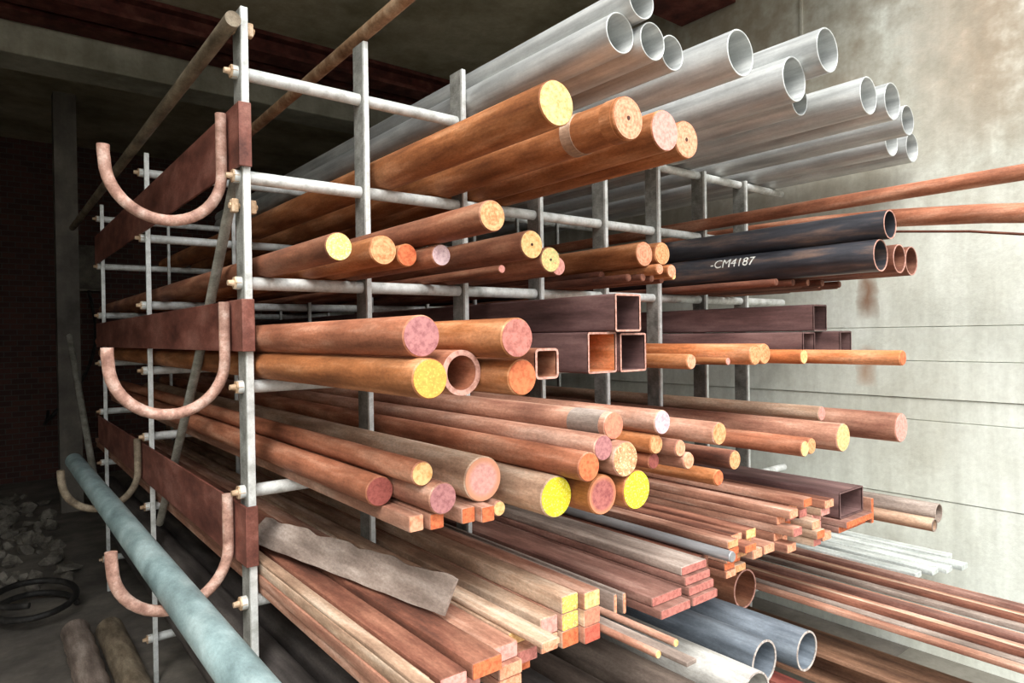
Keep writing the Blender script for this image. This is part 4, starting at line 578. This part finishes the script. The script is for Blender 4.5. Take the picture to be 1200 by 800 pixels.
    {'k': 't', 'X': 1.5, 'Y': -0.8, 'Z': 0.276, 'b': 'dark', 'e': 'dark', 'l': 'dark pipe on the lowest shelf in deep shade', 'g': 'dark pipes on the lowest shelf', 'r': 0.055, 'wall': 0.12},
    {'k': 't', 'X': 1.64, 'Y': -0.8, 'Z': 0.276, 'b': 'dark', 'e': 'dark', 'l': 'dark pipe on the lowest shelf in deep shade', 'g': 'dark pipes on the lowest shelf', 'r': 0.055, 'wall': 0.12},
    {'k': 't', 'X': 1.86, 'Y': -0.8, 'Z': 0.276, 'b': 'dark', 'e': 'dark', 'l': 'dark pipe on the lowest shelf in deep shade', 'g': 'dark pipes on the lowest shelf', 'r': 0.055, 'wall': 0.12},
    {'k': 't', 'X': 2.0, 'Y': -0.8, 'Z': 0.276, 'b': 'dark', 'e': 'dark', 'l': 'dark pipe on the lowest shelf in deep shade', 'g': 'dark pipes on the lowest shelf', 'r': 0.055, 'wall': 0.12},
    {'k': 'r', 'X': 2.775, 'Y': -1.85, 'Z': 2.129, 'b': 'redorange', 'e': 'red', 'l': 'long rust brown rod crossing above the lettered black pipe', 'r': 0.028},
    {'k': 'r', 'X': 3.3, 'Y': -1.75, 'Z': 2.142, 'b': 'redorange', 'e': 'red', 'l': 'thick rust brown rod behind the black pipe mouths, near the wall', 'r': 0.041, 'droop': 0.055},
    {'k': 'r', 'X': 3.42, 'Y': -1.7, 'Z': 2.1065, 'b': 'red', 'e': 'red', 'l': 'thinnest rusty rod just under the thick one by the wall', 'r': 0.006, 'droop': 0.085},
]

def end_disc(r, n=36):
    bm = bmesh.new()
    loft(bm, [circ(r, -.0014, n), circ(r, 0, n)], smooth=False)
    bmesh.ops.recalc_face_normals(bm, faces=bm.faces); return bm
def end_rect(w, h):
    bm = bmesh.new(); loft(bm, [rrect(w, h, -.0014, .002, 2), rrect(w, h, 0, .002, 2)], smooth=False)
    bmesh.ops.recalc_face_normals(bm, faces=bm.faces); return bm
def ring_mesh(ro, ri, y0, y1, n=40):
    bm = bmesh.new(); vr = [[bm.verts.new(p) for p in q] for q in (circ(ri, y0, n), circ(ro, y0, n), circ(ro, y1, n), circ(ri, y1, n))]
    for a, b in zip(vr, vr[1:] + vr[:1]):
        for i in range(n):
            f = bm.faces.new((a[i], b[i], b[(i + 1) % n], a[(i + 1) % n])); f.smooth = False
    bmesh.ops.recalc_face_normals(bm, faces=bm.faces); return bm
def frame_mesh(w, h, wall, y0, y1, rad):
    bm = bmesh.new(); ir = max(rad - wall, .002)
    vr = [[bm.verts.new(p) for p in q] for q in (rrect(w-2*wall, h-2*wall, y0, ir), rrect(w, h, y0, rad), rrect(w, h, y1, rad), rrect(w-2*wall, h-2*wall, y1, ir))]
    n = len(vr[0])
    for a, b in zip(vr, vr[1:] + vr[:1]):
        for i in range(n): bm.faces.new((a[i], b[i], b[(i + 1) % n], a[(i + 1) % n]))
    bmesh.ops.recalc_face_normals(bm, faces=bm.faces); return bm

TEXTX = .69
def writing(body, size, r, x0, z_ang, parent):
    """painted lettering wrapped on the left side of a pipe; runs towards the near end"""
    cu = bpy.data.curves.new('code', 'FONT'); cu.body = body; cu.size = size; cu.extrude = .0
    tmp = bpy.data.objects.new('tmp_code', cu); COL.objects.link(tmp)
    dg = bpy.context.evaluated_depsgraph_get(); dg.update()
    me = bpy.data.meshes.new_from_object(tmp.evaluated_get(dg))
    bpy.data.objects.remove(tmp)
    bm = bmesh.new(); bm.from_mesh(me); bpy.data.meshes.remove(me)
    bmesh.ops.triangulate(bm, faces=bm.faces)
    bmesh.ops.subdivide_edges(bm, edges=bm.edges, cuts=2)
    for v in bm.verts:
        a = PI - z_ang - v.co.y / r
        v.co = Vector(((r + .0008) * math.cos(a), x0 - v.co.x, (r + .0008) * math.sin(a)))
    g = bmesh.ops.solidify(bm, geom=bm.faces[:], thickness=.0004)
    return link('painted_code', bm, 'paintmark', parent)

NAME = {'r': ('round_bar', 'steel bar'), 't': ('steel_pipe', 'pipe'), 's': ('square_tube', 'tube'), 'q': ('flat_bar', 'steel bar'), 'i': ('i_beam', 'beam')}
for n, d in enumerate(BARS):
    k = d['k']; rnd = random.Random(n * 7 + 3)
    L = d.get('L', 3.25 + rnd.uniform(0, .45) - d['Y'])
    nm, cat = NAME[k]
    if k == 'r' and d['r'] < .02: nm, cat = 'steel_rod', 'rod'
    if k == 'q' and abs(d['w'] - d['h']) < .012: nm = 'square_bar'
    if k == 'q' and d['w'] > .1: nm, cat = 'steel_plate', 'plate'
    loc = (d['X'], d['Y'], d['Z'])
    ek = 'end_' + d['e']
    if k == 'r':
        o = link(nm, round_bar_mesh(d['r'], L, seed=n), d['b'], loc=loc)
        rr = d['r'] - min(.0025, d['r'] * .12)
        e = link('cut_end', end_disc(rr), ek, o)
        if 'drilled' in d['l']:
            link('centre_hole', end_disc(d['r'] * .10, 16), 'hole', e, loc=(0, -.0014, 0))
        if d.get('collar'):
            bm = ring_mesh(d['r'] + .0018, d['r'] - .001, .16, .20); link('collar', bm, 'palerust', o)
            bm = ring_mesh(d['r'] + .0014, d['r'] - .001, .012, .05); link('collar', bm, 'orange', o)
        if d.get('band'):
            link('dark_band', ring_mesh(d['r'] + .0008, d['r'] - .001, .02, .13), 'greyrust', o)
    elif k == 't':
        wl = d.get('wall', .075)
        o = link(nm, pipe_mesh(d['r'], L, wl), d['b'], loc=loc)
        if d['e'] != d['b']:
            link('cut_rim', ring_mesh(d['r'] * .995, d['r'] * (1 - wl), -.001, .003), ek, o)
        if d.get('text'):
            writing('-CM4187', .056, d['r'], d['r'] * 0 + TEXTX, .12, o)
    elif k == 's':
        wl = .006 if d['w'] > .08 else .005; rad = .008 if d['w'] > .08 else .010
        o = link(nm, sqtube_mesh(d['w'], d['h'], L, wl, rad), d['b'], loc=loc)
        link('cut_rim', frame_mesh(d['w'], d['h'], wl, -.001, .003, rad), ek, o)
        if d.get('inside'):
            w, h = d['w'] - 2 * wl - .0006, d['h'] - 2 * wl - .0006
            bm = frame_mesh(w, h, .0008, .004, .9, .004)
            link('rusted_lining', bm, 'brightorange', o)
    elif k == 'q':
        o = link(nm, flat_mesh(d['w'], d['h'], L, n), d['b'], loc=loc)
        if d['e'] != d['b'] and min(d['w'], d['h']) > .008:
            link('cut_end', end_rect(d['w'] - .003, d['h'] - .003), ek, o)
    else:
        o = link(nm, ibeam_mesh(d['w'], d['h'], L), d['b'], loc=loc)
    if d.get('droop'):      # a long free end sags under its own weight
        for v in o.data.vertices:
            y = v.co.y + d['Y']
            if y < 0: v.co.z -= d['droop'] * y * y
        for ch in o.children: ch.location.z -= d['droop'] * d['Y'] ** 2
    tag(o, d['l'], cat, d.get('g'))

# weathered flat bar thrown crookedly on the nearest stack, leaning up on one edge
N = 44
bm = bmesh.new(); rings = []
for i in range(N + 1):
    t = i / N
    Y = -.71 + .93 * t
    an = math.radians(74 - 34 * t + 4 * math.sin(t * 9)); wd = .088 + .004 * math.sin(t * 27) + .002 * math.sin(t * 55)
    lo = Vector((.826 - .172 * t, Y + .02 * (1 - t), .9545 + .001 * math.sin(t * 37)))
    hi = lo + Vector((math.cos(an), -.02 * (1 - t) / wd, math.sin(an))) * wd
    d = (hi - lo).normalized(); q = Vector((-d.z, 0, d.x)).normalized() * .004
    rings.append([hi + q, lo + q, lo - q, hi - q])
loft(bm, rings, smooth=False); bmesh.ops.recalc_face_normals(bm, faces=bm.faces)
o = link('wavy_flat_bar', bm, 'greyrust'); tag(o, 'wavy-edged weathered flat bar lying crooked across the nearest flat bar stack', 'steel bar')

# ------------------------------------------------------------------ the rack
PX = [.611, .9945, 1.380, 1.7455, 2.116, 2.470, 2.8255, 3.1867]
CZ = [2.385, 2.08, 1.766, 1.46, 1.15, .822, .51, .20]
FR = [0.0, 1.48, 2.96]
rack = empty('storage_rack', (.611, 0, 0))
tag(rack, 'tall steel bar rack of upright flats, pale cross rods and reddish side rails', 'rack')
def rlink(name, bm, mat, parent=None):
    o = link(name, bm, mat)
    p = parent or rack
    o.parent = p
    if p is rack: o.matrix_parent_inverse = Matrix.Translation(-Vector((.611, 0, 0)))
    return o
for fi, fy in enumerate(FR):
    for i, x in enumerate(PX):
        top = 2.566 if (i < 3 and fi == 0) else 2.472 if i == 0 else 2.402 if i > 2 else 2.45
        bm = bmesh.new(); hw = .0105 if i == 0 else .0085
        # a rolled channel: thin bright front flange and a deep web with its shade in the colour
        box(bm, x - hw, x + hw, fy, fy + .012, 0, top, .002)
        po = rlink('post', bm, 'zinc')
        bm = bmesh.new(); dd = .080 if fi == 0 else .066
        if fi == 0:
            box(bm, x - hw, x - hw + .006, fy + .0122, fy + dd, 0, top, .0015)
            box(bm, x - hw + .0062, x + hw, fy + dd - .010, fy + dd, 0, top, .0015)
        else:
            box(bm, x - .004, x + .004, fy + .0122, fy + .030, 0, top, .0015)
        rlink('web', bm, 'zincshade', po)
    for z in CZ:
        bm = sweep([(.585, fy + .042, z), (3.60, fy + .042, z)], .0195, 18)
        cb = rlink('cross_rod', bm, 'zinc')
        bm = bmesh.new()
        r0 = [Vector((.580, fy + .042 + .020 * math.cos(a), z + .020 * math.sin(a))) for a in [k * PI / 3 for k in range(6)]]
        r1 = [Vector((.598, p.y, p.z)) for p in r0]
        loft(bm, [r0, r1], smooth=False)
        bmesh.ops.create_cone(bm, cap_ends=True, segments=12, radius1=.010, radius2=.008, depth=.018, matrix=Matrix.Translation((.572, fy + .042, z)) @ Matrix.Rotation(-PI / 2, 4, 'Y'))
        bmesh.ops.recalc_face_normals(bm, faces=bm.faces)
        rlink('end_nut', bm, 'nut', cb)
# reddish side rails: C channels bolted outside the left posts
for z0, z1 in ((2.10, 2.285), (1.565, 1.717), (.94, 1.115)):
    bm = bmesh.new()
    box(bm, .586, .594, -.012, 3.12, z0, z1, .002)
    box(bm, .586, .622, -.014, -.006, z0, z1, .002)
    rlink('side_rail', bm, 'redpaint')
# U hooks welded to the rails, one per frame
for fi, fy in enumerate(FR[:2]):
    for zc, ztop, ztip in ((2.09, 2.27, 2.13), (1.54, 1.712, 1.583), (.985, 1.14, 1.03)):
        if fi and zc > 1: continue
        y = fy + .09; R = .150; cx = .415
        pts = [(cx + R, y, ztop)] + [(cx + R, y, zc + (ztop - zc) * k / 4) for k in (3, 2, 1)]
        pts += [(cx + R * math.cos(a), y, zc - R * math.sin(a)) for a in [k * PI / 20 for k in range(21)]]
        pts += [(cx - R - .002, y, zc + (ztip - zc) * k / 2) for k in (1, 2)]
        rlink('hook', sweep(pts, .0158, 16), 'hookpaint' if fi == 0 else 'scaffold')
# clamps and diagonal braces
def clamp(xx, y, z):
    bm = bmesh.new()
    if True:
        box(bm, xx - .010, xx + .010, y - .004, y + .022, z - .020, z + .020, .004)
        bmesh.ops.create_cone(bm, cap_ends=True, segments=6, radius1=.009, radius2=.009, depth=.03, matrix=Matrix.Translation((xx, y + .01, z)) @ Matrix.Rotation(PI / 2, 4, 'Y'))
    rlink('clamp', bm, 'nut')
for cx_ in (.585, .636):
    clamp(cx_, .03, 1.992)
    clamp(cx_, .03, 2.515)
rlink('diagonal_brace', sweep([(.611, .11, 2.09), (.611, .60, 1.525), (.611, 1.00, 1.115), (.611, 1.34, .78)], .0162, 14), 'bracegrey')
rlink('diagonal_brace', sweep([(.565, 4.60, 1.65), (.565, 3.247, .748), (.565, 3.08, .62)], .022, 12), 'bracegrey')
# top ledger tube along the left side and loose tube on top
rlink('top_tube', sweep([(.574, -.02, 2.512), (.574, 4.3, 2.502)], .0225, 18), 'scaffold')
o = link('scaffold_tube', sweep([(.9945, -1.3, 2.620), (.9945, 0, 2.593), (.9945, 4.2, 2.505)], .0215, 18), 'scaffoldrust'); tag(o, 'rusty scaffold tube resting on top of the second upright, near the ceiling', 'tube')

# long pale pipe in the lowest hooks
o = link('steel_pipe', pipe_mesh(.0455, 3.85, .08), 'bluegreen', loc=(.413, -1.15, .8975)); tag(o, 'long pale blue-green pipe resting in the lowest hooks on the left', 'pipe')
# rusty pipes on the floor at the lower left
for n, (x, y) in enumerate(((.36, 2.20), (.505, 2.12))):
    bm = bmesh.new(); rings = []
    L = 2.9; m_ = 60
    for k in range(m_ + 1):
        yy = -L + L * k / m_
        rings.append(circ(.064 + (.0035 * math.sin(k * 1.7) if n == 0 else 0), yy, 28))
    loft(bm, rings); bmesh.ops.recalc_face_normals(bm, faces=bm.faces); edge_split(bm, 50)
    o = link('rusty_pipe', bm, 'greyrust' if n == 0 else 'scaffold', loc=(x, y, .069)); tag(o, ['ribbed rusty roll on the floor at the lower left corner', 'smooth rusty roll on the floor beside the ribbed one'][n], 'pipe', 'rusty rolls on the floor')

# ------------------------------------------------------------------ building shell
def sbox(name, mat, *a, bev=0):
    bm = bmesh.new(); box(bm, *a, bev); return structure(link(name, bm, mat))
sbox('floor', 'floorconc', -1.7, 3.64, -.6, 7.5, -.2, 0)
sbox('trim_1', 'outerground', -14, 16, -16, -.6, -.2, -.002)   # yard outside
sbox('ceiling', 'slabconc', -1.9, 3.9, -.85, 7.7, 3.93, 4.15)
sbox('trim_2', 'beamconc', -1.7, 3.64, 3.75, 4.12, 3.60, 3.93, bev=.01)
sbox('wall_back', 'brick', -1.7, 3.64, 7.5, 7.7, 0, 3.93)
sbox('wall_left_unseen', 'beamconc', -1.9, -1.7, -2.2, 7.7, 0, 3.93)  # unseen; carried forward past the slab to block light from the left
sbox('trim_3', 'floorconc', .55, .73, 5.5, 5.68, 0, 3.93)
# right wall: board-marked concrete, courses of slightly different thickness with open joints
bm = bmesh.new()
box(bm, 3.66, 3.86, -4.5, 7.7, -.3, 4.15)
zs = [-.3, .766, 1.151, 1.26, 1.445, 1.614, 4.14]
off = [.000, .006, .000, .012, .004, .000]
for a, b_, o_ in zip(zs, zs[1:], off):
    box(bm, 3.648 - o_ * .6, 3.68, -4.5, 7.7, a + .002, b_ - .0015, .001)
box(bm, 3.635, 3.66, -.075, -.06, 2.6, 3.9, .002)
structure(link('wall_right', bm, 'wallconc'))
# steel beams under the slab
def hbeam(name, x0, x1, y0, y1, z0, z1, mat, mat2=None):
    bm = bmesh.new(); yc = (y0 + y1) / 2
    box(bm, x0, x1, y0, y1, z0, z0 + .03); box(bm, x0, x1, y0, y1, z1 - .03, z1); box(bm, x0, x1, yc - .015, yc + .015, z0 + .03, z1 - .03)
    return structure(link(name, bm, mat))
hbeam('trim_4', -1.7, 3.64, 3.10, 3.30, 3.76, 3.925, 'deepred')
hbeam('trim_5', -1.7, 3.64, 3.50, 3.70, 3.80, 3.925, 'deepred')
hbeam('trim_6', -1.7, 3.63, .34, .74, 3.61, 3.925, 'deepred')

# ------------------------------------------------------------------ far left clutter
bx = empty('junction_box', (1.0, 7.443, 2.2))
def plink(name, bm, mat, parent):
    o = link(name, bm, mat, parent); return o
bm = bmesh.new(); box(bm, -.16, .16, -.06, .06, 0, .55, .01); plink('case', bm, 'boxmat', bx)
bm = bmesh.new(); box(bm, -.14, .14, -.075, -.06, .03, .52, .004); plink('lid', bm, 'boxmat', bx)
tag(bx, 'dull grey-brown electrical box on the far back wall at the left', 'box')
o = link('hanging_cable', sweep([(1.0 - .5 * t + .12 * math.sin(t * 7), 7.34 - .6 * math.sin(t * PI), 2.2 - 1.5 * math.sin(t * PI * .62)) for t in [k / 30 for k in range(31)]], .018, 8), 'cablemat'); tag(o, 'dark cable sagging from the electrical box on the back wall', 'cable')
bm = bmesh.new()
for i in range(170):
    x = random.uniform(-.6, .45) ; y = random.uniform(3.3, 6.5); s = random.uniform(.02, .09)
    r = bmesh.ops.create_icosphere(bm, subdivisions=1, radius=s, matrix=Matrix.Translation((x, y, s * .4)) @ Matrix.Rotation(random.uniform(0, 6), 4, (random.random(), random.random(), 1)) @ Matrix.Diagonal((1, random.uniform(.5, 1), random.uniform(.4, .8), 1)))
    for v in r['verts']: v.co += Vector([random.uniform(-.2, .2) * s for _ in range(3)])
o = link('rubble', bm, 'rubblemat'); tag(o, 'dark rubble and scrap scattered on the floor at the far left', 'rubble'); o['kind'] = 'stuff'
o = link('hose', sweep([(.22 + .20 * math.cos(a), 2.80 + .28 * math.sin(a), .028 + .012 * a) for a in [k * .22 for k in range(50)]], .018, 10), 'cablemat'); tag(o, 'dark hose coiled on the floor behind the rusty rolls', 'hose')

# ------------------------------------------------------------------ light
w = bpy.data.worlds.new('overcast_sky'); scene.world = w; w.use_nodes = True
nt = w.node_tree; nt.nodes.clear()
out = nt.nodes.new('ShaderNodeOutputWorld'); bg = nt.nodes.new('ShaderNodeBackground'); nt.links.new(bg.outputs[0], out.inputs[0])
tc = nt.nodes.new('ShaderNodeTexCoord'); sx = nt.nodes.new('ShaderNodeSeparateXYZ'); nt.links.new(tc.outputs['Generated'], sx.inputs[0])
c = ramp(nt, sx.outputs[2], [(.0, (.20, .21, .21, 1)), (.2, (.55, .57, .58, 1)), (.5, (1.0, 1.04, 1.06, 1))])
nt.links.new(c, bg.inputs[0]); bg.inputs[1].default_value = 3.6
sun = bpy.data.lights.new('hazy_sun', 'SUN'); sun.energy = 3.4; sun.angle = math.radians(34); sun.color = (1.0, .97, .92)
so = bpy.data.objects.new('hazy_sun', sun); COL.objects.link(so)
dirv = Vector((.40, .46, -.79))     # light travels this way: in through the open front, from above left of the viewer
so.rotation_euler = dirv.to_track_quat('-Z', 'Y').to_euler(); so.location = (-2, -5, 6)

# ------------------------------------------------------------------ camera
cam = bpy.data.cameras.new('camera'); cam.sensor_width = 36; cam.lens = 783.0 / 1200 * 36; cam.clip_end = 100; cam.clip_start = .02
co = bpy.data.objects.new('camera', cam); COL.objects.link(co); scene.camera = co
a = math.radians(38.4); p = math.atan(6.9 / 783); rl = math.atan(23 / 1610)
fw = Vector((math.sin(a) * math.cos(p), math.cos(a) * math.cos(p), -math.sin(p)))
r0 = Vector((math.cos(a), -math.sin(a), 0)); u0 = r0.cross(fw)
Rv = r0 * math.cos(rl) - u0 * math.sin(rl); Uv = r0 * math.sin(rl) + u0 * math.cos(rl)
mw = Matrix((( Rv.x, Uv.x, -fw.x, 0), (Rv.y, Uv.y, -fw.y, -2.0), (Rv.z, Uv.z, -fw.z, 1.6), (0, 0, 0, 1)))
co.matrix_world = mw

vs = scene.view_settings
vs.view_transform = 'Standard'; vs.look = 'None'; vs.gamma = 1.0; vs.exposure = 0.08
try: vs.use_curve_mapping = False
except Exception: pass
